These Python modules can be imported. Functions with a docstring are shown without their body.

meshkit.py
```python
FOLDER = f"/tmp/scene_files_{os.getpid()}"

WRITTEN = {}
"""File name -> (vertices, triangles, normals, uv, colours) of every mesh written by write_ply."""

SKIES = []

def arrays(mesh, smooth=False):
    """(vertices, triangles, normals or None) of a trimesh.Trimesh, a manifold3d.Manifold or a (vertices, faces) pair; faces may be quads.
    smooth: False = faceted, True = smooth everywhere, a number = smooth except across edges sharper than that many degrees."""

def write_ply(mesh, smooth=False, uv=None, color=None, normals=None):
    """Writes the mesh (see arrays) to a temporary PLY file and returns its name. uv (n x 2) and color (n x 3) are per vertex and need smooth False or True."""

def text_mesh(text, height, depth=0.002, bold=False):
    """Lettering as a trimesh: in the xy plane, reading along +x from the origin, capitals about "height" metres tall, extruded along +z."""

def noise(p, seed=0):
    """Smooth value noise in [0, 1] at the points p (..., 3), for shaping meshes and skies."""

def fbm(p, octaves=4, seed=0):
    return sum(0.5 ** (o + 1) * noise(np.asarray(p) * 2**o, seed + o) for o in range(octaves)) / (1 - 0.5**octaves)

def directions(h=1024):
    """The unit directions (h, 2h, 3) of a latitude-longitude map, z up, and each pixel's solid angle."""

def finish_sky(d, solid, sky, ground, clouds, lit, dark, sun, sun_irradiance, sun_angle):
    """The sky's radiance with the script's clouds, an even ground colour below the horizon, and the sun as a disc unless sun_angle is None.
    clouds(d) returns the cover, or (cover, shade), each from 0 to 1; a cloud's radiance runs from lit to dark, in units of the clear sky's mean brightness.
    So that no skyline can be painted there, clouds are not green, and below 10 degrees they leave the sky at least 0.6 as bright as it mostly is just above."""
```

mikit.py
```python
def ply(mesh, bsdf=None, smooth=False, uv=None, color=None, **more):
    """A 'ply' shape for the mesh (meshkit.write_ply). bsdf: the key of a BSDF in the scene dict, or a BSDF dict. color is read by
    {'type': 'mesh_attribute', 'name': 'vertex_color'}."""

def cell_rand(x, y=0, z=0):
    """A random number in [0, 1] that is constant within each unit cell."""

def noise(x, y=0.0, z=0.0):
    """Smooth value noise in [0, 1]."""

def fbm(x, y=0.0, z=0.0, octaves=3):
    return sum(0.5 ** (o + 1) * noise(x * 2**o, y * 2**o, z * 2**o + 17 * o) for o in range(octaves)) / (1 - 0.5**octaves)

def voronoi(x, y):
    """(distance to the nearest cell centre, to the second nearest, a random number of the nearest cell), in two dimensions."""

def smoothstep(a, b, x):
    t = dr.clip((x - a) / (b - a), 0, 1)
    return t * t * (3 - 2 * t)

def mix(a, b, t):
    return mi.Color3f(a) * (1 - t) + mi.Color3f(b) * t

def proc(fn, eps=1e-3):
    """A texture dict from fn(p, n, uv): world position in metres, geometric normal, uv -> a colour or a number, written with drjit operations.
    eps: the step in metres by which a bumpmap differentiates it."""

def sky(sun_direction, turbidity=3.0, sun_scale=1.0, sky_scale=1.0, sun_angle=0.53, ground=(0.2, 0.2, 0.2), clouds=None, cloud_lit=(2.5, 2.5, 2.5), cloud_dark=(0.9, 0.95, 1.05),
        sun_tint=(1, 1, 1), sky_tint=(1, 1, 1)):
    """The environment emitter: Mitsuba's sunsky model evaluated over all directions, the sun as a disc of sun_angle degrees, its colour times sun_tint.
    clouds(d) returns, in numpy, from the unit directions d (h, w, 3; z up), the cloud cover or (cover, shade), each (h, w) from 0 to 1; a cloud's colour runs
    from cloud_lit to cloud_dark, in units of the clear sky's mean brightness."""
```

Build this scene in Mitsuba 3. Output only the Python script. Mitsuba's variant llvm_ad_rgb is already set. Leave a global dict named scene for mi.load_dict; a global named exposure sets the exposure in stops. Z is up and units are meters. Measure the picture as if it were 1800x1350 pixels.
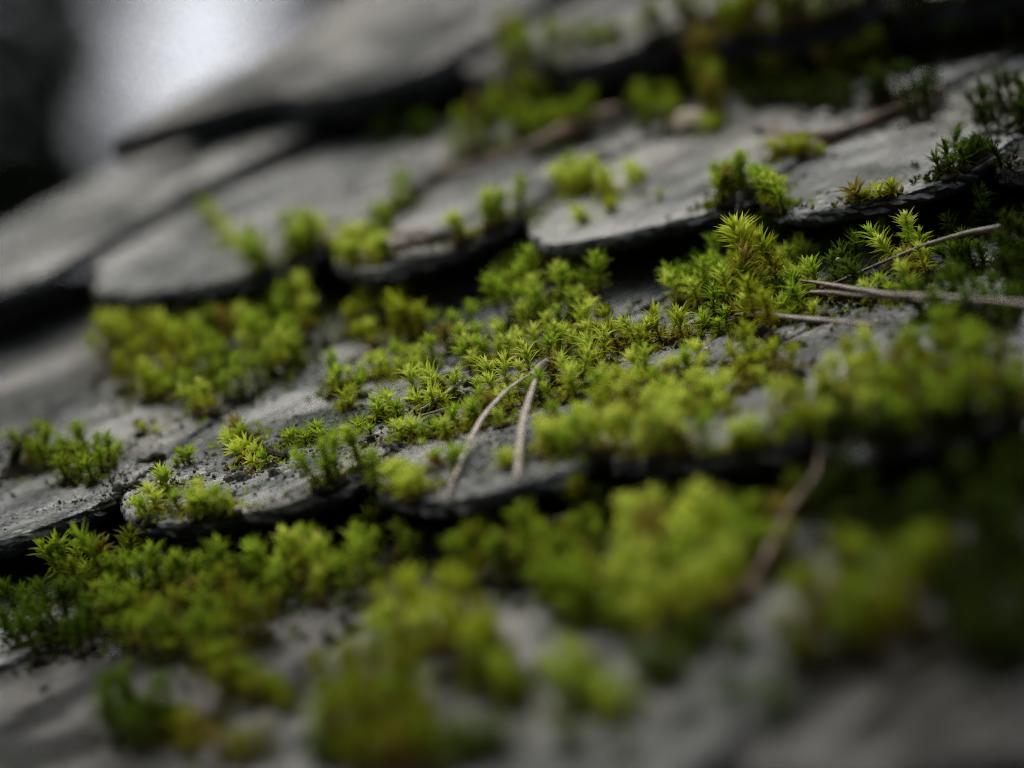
import math
import numpy as np
import drjit as dr
import trimesh
import mitsuba as mi
import mikit
import meshkit
from scipy.spatial import Delaunay
from shapely.geometry import Polygon
from shapely import contains_xy

# ------------------------------------------------------------------ camera, light, exposure
T4 = mi.ScalarTransform4f
scene, labels = {"type": "scene"}, {}
CAM = [0.68726, -0.71737, -0.11428]
scene["camera"] = {"type": "thinlens", "fov": 9.486, "fov_axis": "x", "aperture_radius": 0.0112, "focus_distance": 1.018,
                   "near_clip": 0.05, "far_clip": 400.0,
                   "to_world": T4().look_at(origin=CAM, target=[0, 0, 0], up=[0, 0, 1])}
scene["sky"] = mikit.sky((-0.50, 0.10, 0.85), turbidity=4, sun_scale=0.25, sky_scale=1.0, sun_angle=40, ground=(0.08, 0.09, 0.06),
                         sun_tint=(0.9, 0.98, 1.08), clouds=lambda d: 1.0, cloud_lit=(0.97, 1.0, 1.06))
exposure = 3.1

# ------------------------------------------------------------------ roof frame: u along the courses, s up the slope, n off the roof (metres, world origin on the roof)
PHI = math.radians(29.3183)
CP, SP = math.cos(PHI), math.sin(PHI)
ROT = np.array([[1, 0, 0], [0, CP, -SP], [0, SP, CP]])
TO_WORLD = T4([[1, 0, 0, 0], [0, CP, -SP, 0], [0, SP, CP, 0], [0, 0, 0, 1]])
EXPOSED, THICK = 0.1099, 0.0036
UP = np.array([0, 0.25 * SP, 0.75 + 0.25 * CP]); UP /= np.linalg.norm(UP)
def W(p): return np.asarray(p, float) @ ROT.T
SLATES = [
 (3, 0.0200, 0.0550, -2300, 1793, 12, 'dusky', [(-2617, 1751),(-2544, 1848),(-2442, 1888),(-2390, 1929),(-2296, 1917),(-2113, 1832),(-1986, 1803),(-1878, 1831),(-1822, 1896),(-1817, 1982),(-1836, 2097),(-1893, 2237),(-1853, 3573),(-3012, 3573),(-3012, 3122),(-2918, 2815),(-2827, 2559),(-2740, 2293),(-2725, 2070)]),
 (3, 0.0592, 0.0550, -1411, 1793, 8, 'dusky', [(-1781, 1952),(-1594, 1808),(-1404, 1738),(-1273, 1716),(-1166, 1717),(-1103, 1752),(-1055, 1804),(-1045, 1884),(-1005, 3573),(-2281, 3573),(-2281, 2552),(-2021, 2192),(-1861, 2042)]),
 (3, 0.0761, 0.0550, -847, 1793, 6, 'dark', [(-1146, 1938),(-968, 1808),(-773, 1735),(-610, 1717),(-552, 1772),(-577, 1914),(-537, 3573),(-1646, 3573),(-1646, 2538),(-1386, 2178),(-1226, 2028)]),
 (3, 0.0679, 0.0550, -382, 1793, 5, 'dark', [(-705, 1909),(-537, 1808),(-372, 1760),(-176, 1778),(-62, 1809),(-22, 3573),(-1205, 3573),(-1205, 2509),(-945, 2149),(-785, 1999)]),
 (2, 0.0400, 0.0720, -2200, 694, 11, 'grey', [(-2590, 740),(-2550, 660),(-2380, 660),(-2145, 801),(-2068, 825),(-2041, 897),(-2083, 1052),(-2097, 1165),(-2157, 1326),(-2196, 1503),(-2213, 1678),(-2081, 2474),(-2594, 2474),(-2594, 2127),(-2742, 2055),(-2840, 1923),(-2817, 1712),(-2793, 1513)]),
 (2, 0.0192, 0.1001, -1533, 694, 10, 'grey', [(-1846, 864),(-1773, 797),(-1551, 708),(-1432, 715),(-1292, 714),(-1221, 766),(-1232, 889),(-1244, 1015),(-1305, 1179),(-1397, 1415),(-1261, 2474),(-2346, 2474),(-2346, 1464),(-2086, 1104),(-1926, 954)]),
 (2, 0.0331, 0.1001, -920, 694, 9, 'grey', [(-1102, 776),(-950, 663),(-850, 650),(-798, 689),(-757, 738),(-738, 796),(-753, 893),(-831, 1063),(-938, 1267),(-778, 2474),(-1602, 2474),(-1602, 1376),(-1342, 1016),(-1182, 866)]),
 (2, 0.0237, 0.1001, -392, 694, 10, 'pale', [(-646, 817),(-558, 731),(-472, 672),(-384, 674),(-288, 689),(-201, 729),(-139, 750),(-152, 862),(-202, 1005),(-258, 1191),(-179, 2474),(-1146, 2474),(-1146, 1417),(-886, 1057),(-726, 907)]),
 (2, 0.0291, 0.1001, 170, 694, 9, 'pale', [(-37, 763),(81, 682),(169, 668),(253, 674),(310, 697),(356, 734),(377, 789),(353, 901),(299, 1072),(339, 2474),(-537, 2474),(-537, 1363),(-277, 1003),(-117, 853)]),
 (2, 0.0410, 0.1001, 538, 694, 5, 'dark', [(391, 852),(519, 758),(642, 771),(685, 876),(619, 1102),(659, 2474),(-109, 2474),(-109, 1452),(151, 1092),(311, 942)]),
 (1, 0.0060, 0.1001, -1900, -405, 10, 'dusky', [(-2570, -400),(-2540, -500),(-2150, -550),(-1750, -530),(-1400, -420),(-1180, -260),(-1301, 32),(-1371, 187),(-1445, 340),(-1542, 566),(-1220, 1375),(-2615, 1375)]),
 (1, 0.0070, 0.1001, -1200, -405, 11, 'grey', [(-1500, -360),(-1460, -460),(-831, -580),(-725, -519),(-698, -464),(-671, -409),(-663, -355),(-703, -225),(-780, -48),(-902, 251),(-990, 556),(-703, 1375),(-2000, 1375),(-2000, 240),(-1740, -120),(-1580, -270)]),
 (1, 0.0116, 0.1001, -343, -405, 11, 'grey', [(-602, -354),(-514, -423),(-407, -482),(-277, -492),(-182, -480),(-118, -452),(-84, -406),(-85, -322),(-132, -174),(-181, -20),(-266, 191),(-124, 1375),(-1102, 1375),(-1102, 246),(-842, -114),(-682, -264)]),
 (1, 0.0137, 0.1001, 242, -405, 9, 'grey', [(24, -390),(121, -458),(252, -499),(337, -499),(414, -463),(461, -407),(455, -316),(416, -173),(363, 6),(421, 1375),(-476, 1375),(-476, 210),(-216, -150),(-56, -300)]),
 (1, 0.0123, 0.1001, 659, -405, 7, 'grey', [(414, -307),(543, -381),(754, -409),(897, -376),(904, -273),(874, -121),(817, 71),(864, 1375),(-86, 1375),(-86, 293),(174, -67),(334, -217)]),
 (1, 0.0189, 0.1001, 1113, -405, 6, 'grey', [(954, -395),(1077, -466),(1192, -447),(1272, -370),(1263, -216),(1201, -15),(1241, 1375),(454, 1375),(454, 205),(714, -155),(874, -305)]),
 (1, 0.0211, 0.1001, 1494, -405, 5, 'grey', [(1352, -396),(1471, -459),(1577, -436),(1637, -307),(1588, -91),(1628, 1375),(852, 1375),(852, 204),(1112, -156),(1272, -306)]),
 (0, 0.0120, 0.1001, 432, -1504, 11, 'dark', [(-620, -1600),(-580, -1720),(-300, -1780),(99, -1849),(212, -1817),(550, -1796),(765, -1725),(726, -1514),(604, -1305),(459, -1105),(282, -817),(725, 276),(-1120, 276),(-1120, -1000),(-860, -1360),(-700, -1510)]),
 (0, 0.0094, 0.1001, 1147, -1504, 8, 'dusky', [(720, -1558),(940, -1703),(1236, -1712),(1468, -1628),(1573, -1542),(1563, -1436),(1498, -1260),(1450, -1062),(1533, 276),(220, 276),(220, -958),(480, -1318),(640, -1468)]),
 (0, 0.0143, 0.1001, 1799, -1504, 8, 'dark', [(1520, -1418),(1628, -1482),(1791, -1552),(1943, -1566),(2040, -1515),(2078, -1457),(2056, -1318),(2019, -1141),(2059, 276),(1020, 276),(1020, -818),(1280, -1178),(1440, -1328)]),
 (0, 0.0261, 0.1001, 2229, -1504, 5, 'dark', [(2075, -1470),(2186, -1522),(2303, -1513),(2382, -1443),(2370, -1288),(2410, 276),(1575, 276),(1575, -870),(1835, -1230),(1995, -1380)]),
 (-1, 0.0182, 0.1001, -2070, -2603, 7, 'grey', [(-2620, -2548),(-2574, -2638),(-2275, -2688),(-1930, -2658),(-1700, -2548),(-1585, -2408),(-1516, -2178),(-1476, -823),(-2615, -823)]),
 (-1, 0.0182, 0.1001, -1220, -2603, 7, 'grey', [(-1770, -2494),(-1724, -2584),(-1425, -2634),(-1080, -2604),(-850, -2494),(-735, -2354),(-666, -2124),(-626, -823),(-2270, -823),(-2270, -1894),(-2010, -2254),(-1850, -2404)]),
 (-1, 0.0182, 0.1001, -370, -2603, 7, 'grey', [(-920, -2536),(-874, -2626),(-575, -2676),(-230, -2646),(0, -2536),(115, -2396),(184, -2166),(224, -823),(-1420, -823),(-1420, -1936),(-1160, -2296),(-1000, -2446)]),
 (-1, 0.0182, 0.1001, 480, -2603, 7, 'grey', [(-70, -2534),(-24, -2624),(275, -2674),(620, -2644),(850, -2534),(965, -2394),(1034, -2164),(1074, -823),(-570, -823),(-570, -1934),(-310, -2294),(-150, -2444)]),
 (-1, 0.0182, 0.1001, 1330, -2603, 7, 'grey', [(780, -2495),(826, -2585),(1125, -2635),(1470, -2605),(1700, -2495),(1815, -2355),(1884, -2125),(1924, -823),(280, -823),(280, -1895),(540, -2255),(700, -2405)]),
 (-1, 0.0182, 0.1001, 2180, -2603, 7, 'grey', [(1630, -2549),(1676, -2639),(1975, -2689),(2320, -2659),(2550, -2549),(2665, -2409),(2734, -2179),(2774, -823),(1130, -823),(1130, -1949),(1390, -2309),(1550, -2459)]),
 (-1, 0.0182, 0.1001, 3030, -2603, 7, 'grey', [(2480, -2516),(2526, -2606),(2825, -2656),(3170, -2626),(3400, -2516),(3515, -2376),(3584, -2146),(3624, -823),(1980, -823),(1980, -1916),(2240, -2276),(2400, -2426)]),
 (-1, 0.0182, 0.1001, 3880, -2603, 7, 'grey', [(3330, -2506),(3376, -2596),(3675, -2646),(4020, -2616),(4250, -2506),(4365, -2366),(4434, -2136),(4474, -823),(2830, -823),(2830, -1906),(3090, -2266),(3250, -2416)]),
 (4, 0.0182, 0.1001, -2070, 2892, 7, 'grey', [(-2620, 2949),(-2574, 2859),(-2275, 2809),(-1930, 2839),(-1700, 2949),(-1585, 3089),(-1516, 3319),(-1476, 4672),(-2615, 4672)]),
 (4, 0.0182, 0.1001, -1220, 2892, 7, 'grey', [(-1770, 2973),(-1724, 2883),(-1425, 2833),(-1080, 2863),(-850, 2973),(-735, 3113),(-666, 3343),(-626, 4672),(-2270, 4672),(-2270, 3573),(-2010, 3213),(-1850, 3063)]),
 (4, 0.0182, 0.1001, -370, 2892, 7, 'grey', [(-920, 2994),(-874, 2904),(-575, 2854),(-230, 2884),(0, 2994),(115, 3134),(184, 3364),(224, 4672),(-1420, 4672),(-1420, 3594),(-1160, 3234),(-1000, 3084)]),
 (4, 0.0182, 0.1001, 480, 2892, 7, 'grey', [(-70, 2942),(-24, 2852),(275, 2802),(620, 2832),(850, 2942),(965, 3082),(1034, 3312),(1074, 4672),(-570, 4672),(-570, 3542),(-310, 3182),(-150, 3032)]),
 (4, 0.0182, 0.1001, 1330, 2892, 7, 'grey', [(780, 2990),(826, 2900),(1125, 2850),(1470, 2880),(1700, 2990),(1815, 3130),(1884, 3360),(1924, 4672),(280, 4672),(280, 3590),(540, 3230),(700, 3080)]),
 (4, 0.0182, 0.1001, 2180, 2892, 7, 'grey', [(1630, 2978),(1676, 2888),(1975, 2838),(2320, 2868),(2550, 2978),(2665, 3118),(2734, 3348),(2774, 4672),(1130, 4672),(1130, 3578),(1390, 3218),(1550, 3068)]),
 (4, 0.0182, 0.1001, 3030, 2892, 7, 'grey', [(2480, 2946),(2526, 2856),(2825, 2806),(3170, 2836),(3400, 2946),(3515, 3086),(3584, 3316),(3624, 4672),(1980, 4672),(1980, 3546),(2240, 3186),(2400, 3036)]),
 (0, 0.0073, 0.1001, -2070, -1504, 7, 'dark', [(-2620, -1424),(-2574, -1514),(-2275, -1564),(-1930, -1534),(-1700, -1424),(-1585, -1284),(-1516, -1054),(-1476, 276),(-2615, 276)]),
 (0, 0.0073, 0.1001, -1000, -1504, 7, 'grey', [(-1550, -1402),(-1504, -1492),(-1205, -1542),(-860, -1512),(-630, -1402),(-515, -1262),(-446, -1032),(-406, 276),(-2050, 276),(-2050, -802),(-1790, -1162),(-1630, -1312)]),
 (0, 0.0073, 0.1001, 2900, -1504, 7, 'grey', [(2350, -1424),(2396, -1514),(2695, -1564),(3040, -1534),(3270, -1424),(3385, -1284),(3454, -1054),(3494, 276),(1850, 276),(1850, -824),(2110, -1184),(2270, -1334)]),
 (1, 0.0055, 0.1001, 2180, -405, 7, 'grey', [(1630, -300),(1676, -390),(1975, -440),(2320, -410),(2550, -300),(2665, -160),(2734, 70),(2774, 1375),(1130, 1375),(1130, 300),(1390, -60),(1550, -210)]),
 (2, 0.0109, 0.1001, 1230, 694, 7, 'grey', [(680, 801),(726, 711),(1025, 661),(1370, 691),(1600, 801),(1715, 941),(1784, 1171),(1824, 2474),(180, 2474),(180, 1401),(440, 1041),(600, 891)]),
 (2, 0.0109, 0.1001, 2000, 694, 7, 'grey', [(1450, 747),(1496, 657),(1795, 607),(2140, 637),(2370, 747),(2485, 887),(2554, 1117),(2594, 2474),(950, 2474),(950, 1347),(1210, 987),(1370, 837)]),
 (2, 0.0109, 0.1001, 2800, 694, 7, 'grey', [(2250, 783),(2296, 693),(2595, 643),(2940, 673),(3170, 783),(3285, 923),(3354, 1153),(3394, 2474),(1750, 2474),(1750, 1383),(2010, 1023),(2170, 873)]),
 (3, 0.0382, 0.0550, 400, 1793, 7, 'grey', [(-150, 1877),(-104, 1787),(195, 1737),(540, 1767),(770, 1877),(885, 2017),(954, 2247),(994, 3573),(-650, 3573),(-650, 2477),(-390, 2117),(-230, 1967)]),
 (3, 0.0382, 0.0550, 1200, 1793, 7, 'grey', [(650, 1848),(696, 1758),(995, 1708),(1340, 1738),(1570, 1848),(1685, 1988),(1754, 2218),(1794, 3573),(150, 3573),(150, 2448),(410, 2088),(570, 1938)]),
 (3, 0.0382, 0.0550, 2050, 1793, 7, 'grey', [(1500, 1902),(1546, 1812),(1845, 1762),(2190, 1792),(2420, 1902),(2535, 2042),(2604, 2272),(2644, 3573),(1000, 3573),(1000, 2502),(1260, 2142),(1420, 1992)]),
 (3, 0.0382, 0.0550, 2800, 1793, 7, 'grey', [(2250, 1859),(2296, 1769),(2595, 1719),(2940, 1749),(3170, 1859),(3285, 1999),(3354, 2229),(3394, 3573),(1750, 3573),(1750, 2459),(2010, 2099),(2170, 1949)]),
]
MOSS = [
 ('moss_cushion', 'dense olive green moss cushion at the rounded left corner of the second row slate', 1, 'o', 0, [(-1150,298,78),(-1366,559,101),(-1326,392,65),(-1344,532,75),(-1535,612,89),(-1535,594,76),(-1390,509,75),(-1507,664,102),(-1551,559,75),(-1172,284,81),(-1560,677,74),(-1701,705,86),(-1437,519,71),(-1562,667,98),(-1090,305,101),(-1166,401,105),(-1197,360,85),(-1335,383,95),(-1489,699,91),(-1752,782,82),(-1310,480,103),(-1541,580,98),(-1466,564,83),(-1333,561,92),(-1225,353,86),(-1122,324,74)]),
 ('moss_cushion', 'tall bushy green moss cushion under the moss-topped slate edge left of centre', 1, 'g', 0, [(-1180,420,60),(-1183,627,80),(-1362,679,82),(-1047,472,60),(-1158,395,104),(-907,261,96),(-1205,607,88),(-899,222,70),(-1233,577,80),(-857,138,85),(-988,221,77),(-915,316,73),(-1125,682,108),(-960,449,87),(-1465,773,86),(-1381,790,87),(-1042,335,93),(-1144,457,99),(-941,383,66),(-1290,771,86),(-1325,819,102),(-1029,567,92),(-1321,588,68),(-1351,613,86),(-1094,490,92),(-1348,708,114),(-1108,459,80),(-1163,659,75),(-1363,802,98),(-1045,325,61),(-1192,712,89),(-1357,719,81),(-1120,380,92),(-896,368,93),(-1096,482,66),(-999,428,96),(-918,167,68),(-1536,807,72),(-1334,782,72),(-1005,519,85),(-1231,755,105),(-877,243,84),(-1049,363,59),(-1171,486,67),(-1039,500,87)]),
 ('moss_sprig', 'single upright green moss sprig in front of the left moss cushion', 1, 'g', 0, [(-1227,364,50),(-1219,362,36),(-1206,332,36)]),
 ('moss_sprig', 'round soft green moss sprig on bare slate just right of the upright sprig', 1, 'h', 0, [(-1060,286,49),(-1048,287,35),(-1054,262,41)]),
 ('moss_sprig', 'tiny bright green moss sprig alone on bare slate below the left moss cushion', 1, 'g', 0, [(-959,222,18)]),
 ('moss_sprig', 'yellow-green moss sprig leaning over the second row slate, farthest left on it', 2, 'y', 0, [(-1898,1243,52),(-1815,1188,45),(-1619,1019,48),(-1590,1002,31)]),
 ('moss_tuft', 'clubbed moss tuft standing on the second row slate near its mossy edge', 2, 'g', 0, [(-1387,980,55),(-1236,854,69),(-1233,833,56),(-1231,859,71),(-1237,760,70),(-1334,821,61),(-1235,762,38),(-1223,778,45),(-1227,801,58),(-1254,745,52),(-1231,865,49),(-1229,839,45),(-1388,854,65),(-1370,935,65),(-1240,869,58),(-1231,842,65),(-1229,839,65),(-1225,788,65),(-1372,830,50),(-1254,747,57),(-1227,762,45),(-1244,751,64),(-1227,818,39),(-1227,817,41),(-1359,845,58)]),
 ('moss_tuft', 'compact moss tuft on the slate edge between the clubbed tuft and the pale bark flake', 2, 'y', 0, [(-1187,904,37),(-1154,908,39),(-1090,873,42),(-957,763,41),(-992,723,48),(-1028,797,32),(-880,690,38),(-1078,778,36),(-1043,781,56),(-1134,884,33),(-951,748,40),(-999,713,38),(-935,700,41),(-1237,903,39)]),
 ('moss_sprig', 'dark-stemmed green moss sprig rising from the debris line between two second row slates', 2, 'g', 0, [(-1303,1176,63),(-1290,1163,63),(-1276,1150,44),(-1205,1032,54),(-1197,1010,52)]),
 ('moss_tuft', 'upright moss tuft on the slate edge left of the rounded pale slate corner', 2, 'y', 0, [(-756,752,60),(-746,770,51),(-741,794,52),(-742,814,64),(-744,825,62),(-739,793,45),(-748,852,46),(-751,760,54),(-747,852,56),(-745,830,56),(-750,765,51),(-754,761,58),(-739,796,50),(-744,824,67),(-743,821,48),(-742,819,64),(-750,863,45),(-741,808,49)]),
 ('moss_sprig', 'slender moss sprig standing directly against the rounded pale slate corner', 2, 'g', 0, [(-774,939,76),(-780,950,59),(-781,950,50),(-756,898,72),(-764,914,53)]),
 ('moss_cushion', 'feathery moss cushion hanging under the rounded pale slate corner', 1, 'g', 0, [(-291,455,84),(-743,833,77),(-479,545,77),(-323,522,79),(-358,548,98),(-380,486,74),(-500,600,92),(-562,618,99),(-431,559,88),(-277,403,78),(-405,643,63),(-521,651,100),(-552,715,79),(-413,479,64),(-500,531,100),(-592,679,91),(-343,500,103),(-435,681,79),(-288,554,103),(-471,566,73),(-357,496,80),(-300,455,63),(-510,733,72),(-484,552,96)]),
 ('moss_tuft', 'yellowish moss tuft in deep shade below the pale bark flake', 1, 'o', 0, [(-986,685,80),(-1044,771,59),(-940,673,66),(-935,629,69),(-889,676,76),(-927,743,63),(-732,527,87),(-691,511,89),(-860,636,54),(-729,532,64),(-777,483,85),(-971,630,60),(-819,611,78),(-717,534,81),(-731,500,85),(-694,523,58),(-836,544,51)]),
 ('moss_sprig', 'lone green moss sprig in the dark gap right of the left moss cushion', 1, 'g', 0, [(-1244,769,68),(-1205,715,65),(-1040,555,53),(-953,456,70),(-921,437,67)]),
 ('moss_tuft', 'bright moss tuft at the upper left of the sharp central moss patch', 1, 'g', 1, [(-564,460,65),(-510,420,65),(-532,411,56),(-522,431,40),(-470,422,57),(-412,370,47),(-650,524,64),(-601,540,48)]),
 ('moss_tuft', 'spiky moss tuft with sharp starry tips below the feathery hanging cushion', 1, 'y', 1, [(-454,457,47),(-382,400,47),(-294,277,63),(-333,292,48),(-365,294,40),(-288,229,42),(-280,323,49),(-288,292,40),(-378,306,52),(-306,363,56)]),
 ('moss_tuft', 'tallest bright starry moss tuft at the crest of the sharp central patch', 1, 'y', 1, [(-207,388,66),(-239,448,52),(-158,370,56),(-189,347,57),(-112,289,63),(-153,283,55),(-161,259,48),(-77,249,48),(0,196,71),(-252,333,47),(-172,295,68),(-9,223,75)]),
 ('moss_tuft', 'golden brown-green moss tuft forming a low ridge right of the tallest central tuft', 1, 'o', 1, [(-173,438,46),(-82,364,47),(-26,287,55),(3,302,62),(55,253,58),(-27,374,41),(39,320,45),(71,310,57),(120,281,57),(114,315,46),(-20,303,37),(21,308,39),(-69,309,60)]),
 ('moss_cushion', 'yellow-green moss cushion at the heart of the patch, above the bent pine needles', 1, 'y', 1, [(-105,91,65),(-142,164,49),(21,23,65),(-47,131,52),(-103,55,52),(-69,72,43),(12,17,46),(-59,-21,56),(-12,-29,43),(-12,-89,53),(-16,-55,38),(-25,-95,56),(-29,6,47),(-181,128,55),(45,69,67),(60,85,74),(52,-107,44),(-182,103,44),(-18,95,79),(-107,147,71)]),
 ('moss_tuft', 'starry moss tuft with dark stems just right of the top of the bent needles', 1, 'y', 1, [(70,84,59),(5,179,44),(115,13,55),(97,7,44),(202,-127,60),(219,-67,62),(233,-53,66),(60,16,49),(133,67,58)]),
 ('moss_sprig', 'pair of starry moss shoots left of the central patch with an orange-brown base', 1, 'g', 1, [(-704,288,68),(-692,291,61),(-637,263,44),(-532,171,57),(-629,209,53),(-635,236,39)]),
 ('moss_tuft', 'small moss tuft between the pair of starry shoots and the central patch', 1, 'y', 1, [(-630,326,44),(-634,357,37),(-613,364,41),(-588,360,43),(-615,291,43),(-589,294,36),(-551,303,39),(-586,374,32),(-514,328,51),(-507,342,50),(-513,297,34)]),
 ('moss_tuft', 'sharp starry moss tuft with orange stems at the left end of the central patch', 1, 'y', 1, [(-331,112,57),(-330,134,58),(-267,90,59),(-278,129,62),(-226,87,59),(-296,128,38),(-317,121,38),(-227,89,44),(-217,35,40),(-240,33,36),(-207,42,32)]),
 ('moss_sprig', 'small starry moss sprig standing above the dark lichen crust', 1, 'o', 1, [(-487,101,28),(-469,90,22),(-482,84,22)]),
 ('moss_sprig', 'starry moss sprig on gritty slate right of the dark lichen crust', 1, 'g', 1, [(-336,44,29),(-267,-14,35),(-311,5,30),(-323,-8,26),(-359,52,40)]),
 ('moss_tuft', 'low yellow moss tuft below the pale green needle', 1, 'y', 1, [(-171,-112,32),(-172,-96,17),(-148,-104,18),(-117,-115,22),(-82,-84,35),(-79,-78,22),(-62,-123,26),(-151,-131,20),(-97,-111,16)]),
 ('moss_sprig', 'moss sprig lying on its side with a bare dark stem on gritty slate', 1, 'y', 1, [(-641,-33,35),(-650,-6,35),(-559,-93,40),(-590,-42,29),(-504,-119,33),(-484,-157,32),(-478,-131,22),(-387,-205,28),(-419,-201,26),(-629,-15,33)]),
 ('moss_sprig', 'small moss sprig at the left end of the dark lichen crust', 1, 'g', 1, [(-467,-65,19),(-455,-60,20),(-428,-62,24),(-413,-61,24),(-377,-90,21),(-410,-94,20)]),
 ('moss_sprig', 'tiny green moss sprig at the right end of the dark lichen crust', 1, 'g', 1, [(-323,-45,16),(-265,-86,22),(-314,-65,15)]),
 ('moss_tuft', 'round bristly moss tuft on bare slate near the left border', 1, 'h', 1, [(-1080,-9,50),(-921,-115,52),(-863,-188,44),(-824,-169,54),(-1018,-76,48),(-975,-59,64),(-856,-128,60),(-954,-105,53),(-1030,-79,59),(-884,-204,63),(-796,-227,57),(-1064,-1,50),(-957,-43,58),(-891,-179,50),(-928,-87,52)]),
 ('moss_tuft', 'moss tuft with a brown rotting base at the left border', 1, 'h', 1, [(-1068,-103,83),(-1194,30,59),(-1040,-98,74),(-1192,-18,54),(-1137,-42,52),(-1099,-32,62),(-1171,20,70),(-1129,-69,56)]),
 ('moss_sprig', 'tiny moss sprig on the slate just right of the bristly round tuft', 1, 'g', 0, [(-903,-78,14),(-904,-51,15),(-877,-89,14)]),
 ('moss_sprig', 'tiny moss sprig beside a dark crumb left of the sideways sprig', 1, 'g', 1, [(-660,-139,24),(-644,-143,29),(-667,-147,21)]),
 ('moss_sprig', 'speck of yellow moss on slate above the tiny moss sprig', 1, 'o', 0, [(-963,68,12),(-944,72,12)]),
 ('moss_tuft', 'loose moss tuft with bare brown stems on the rounded slate end at lower left', 1, 'y', 1, [(-564,-289,42),(-518,-323,38),(-455,-406,55),(-349,-415,59),(-310,-468,61),(-354,-402,45),(-408,-473,55),(-455,-445,42),(-448,-424,37),(-276,-460,47),(-266,-487,39),(-241,-486,36),(-285,-488,37),(-259,-487,39),(-222,-484,50),(-205,-481,42),(-362,-418,37),(-374,-441,51)]),
 ('moss_cushion', 'tall green moss cushion filling the joint between the two sharp slate ends', 1, 'g', 0, [(-85,-369,73),(-97,-290,68),(-86,-328,56),(-85,-380,55),(-88,-323,61),(-86,-333,63),(122,-458,73),(34,-397,67),(-96,-291,82),(-88,-361,48),(-87,-391,68),(78,-428,58),(-85,-352,56),(-85,-357,80),(-98,-284,72)]),
 ('moss_tuft', 'thin yellow moss tuft beside the joint cushion above the sharp slate corner', 1, 'y', 0, [(88,-396,50),(89,-375,46),(142,-424,40),(114,-418,31),(214,-480,46),(103,-426,41),(196,-480,38),(84,-383,33),(98,-410,43),(166,-452,33),(182,-464,30),(162,-469,42),(186,-477,29)]),
 ('moss_sprig', 'soft green moss sprig alone on slate left of the bent needles', 1, 'g', 0, [(119,-321,31),(141,-328,28),(90,-303,18)]),
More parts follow.
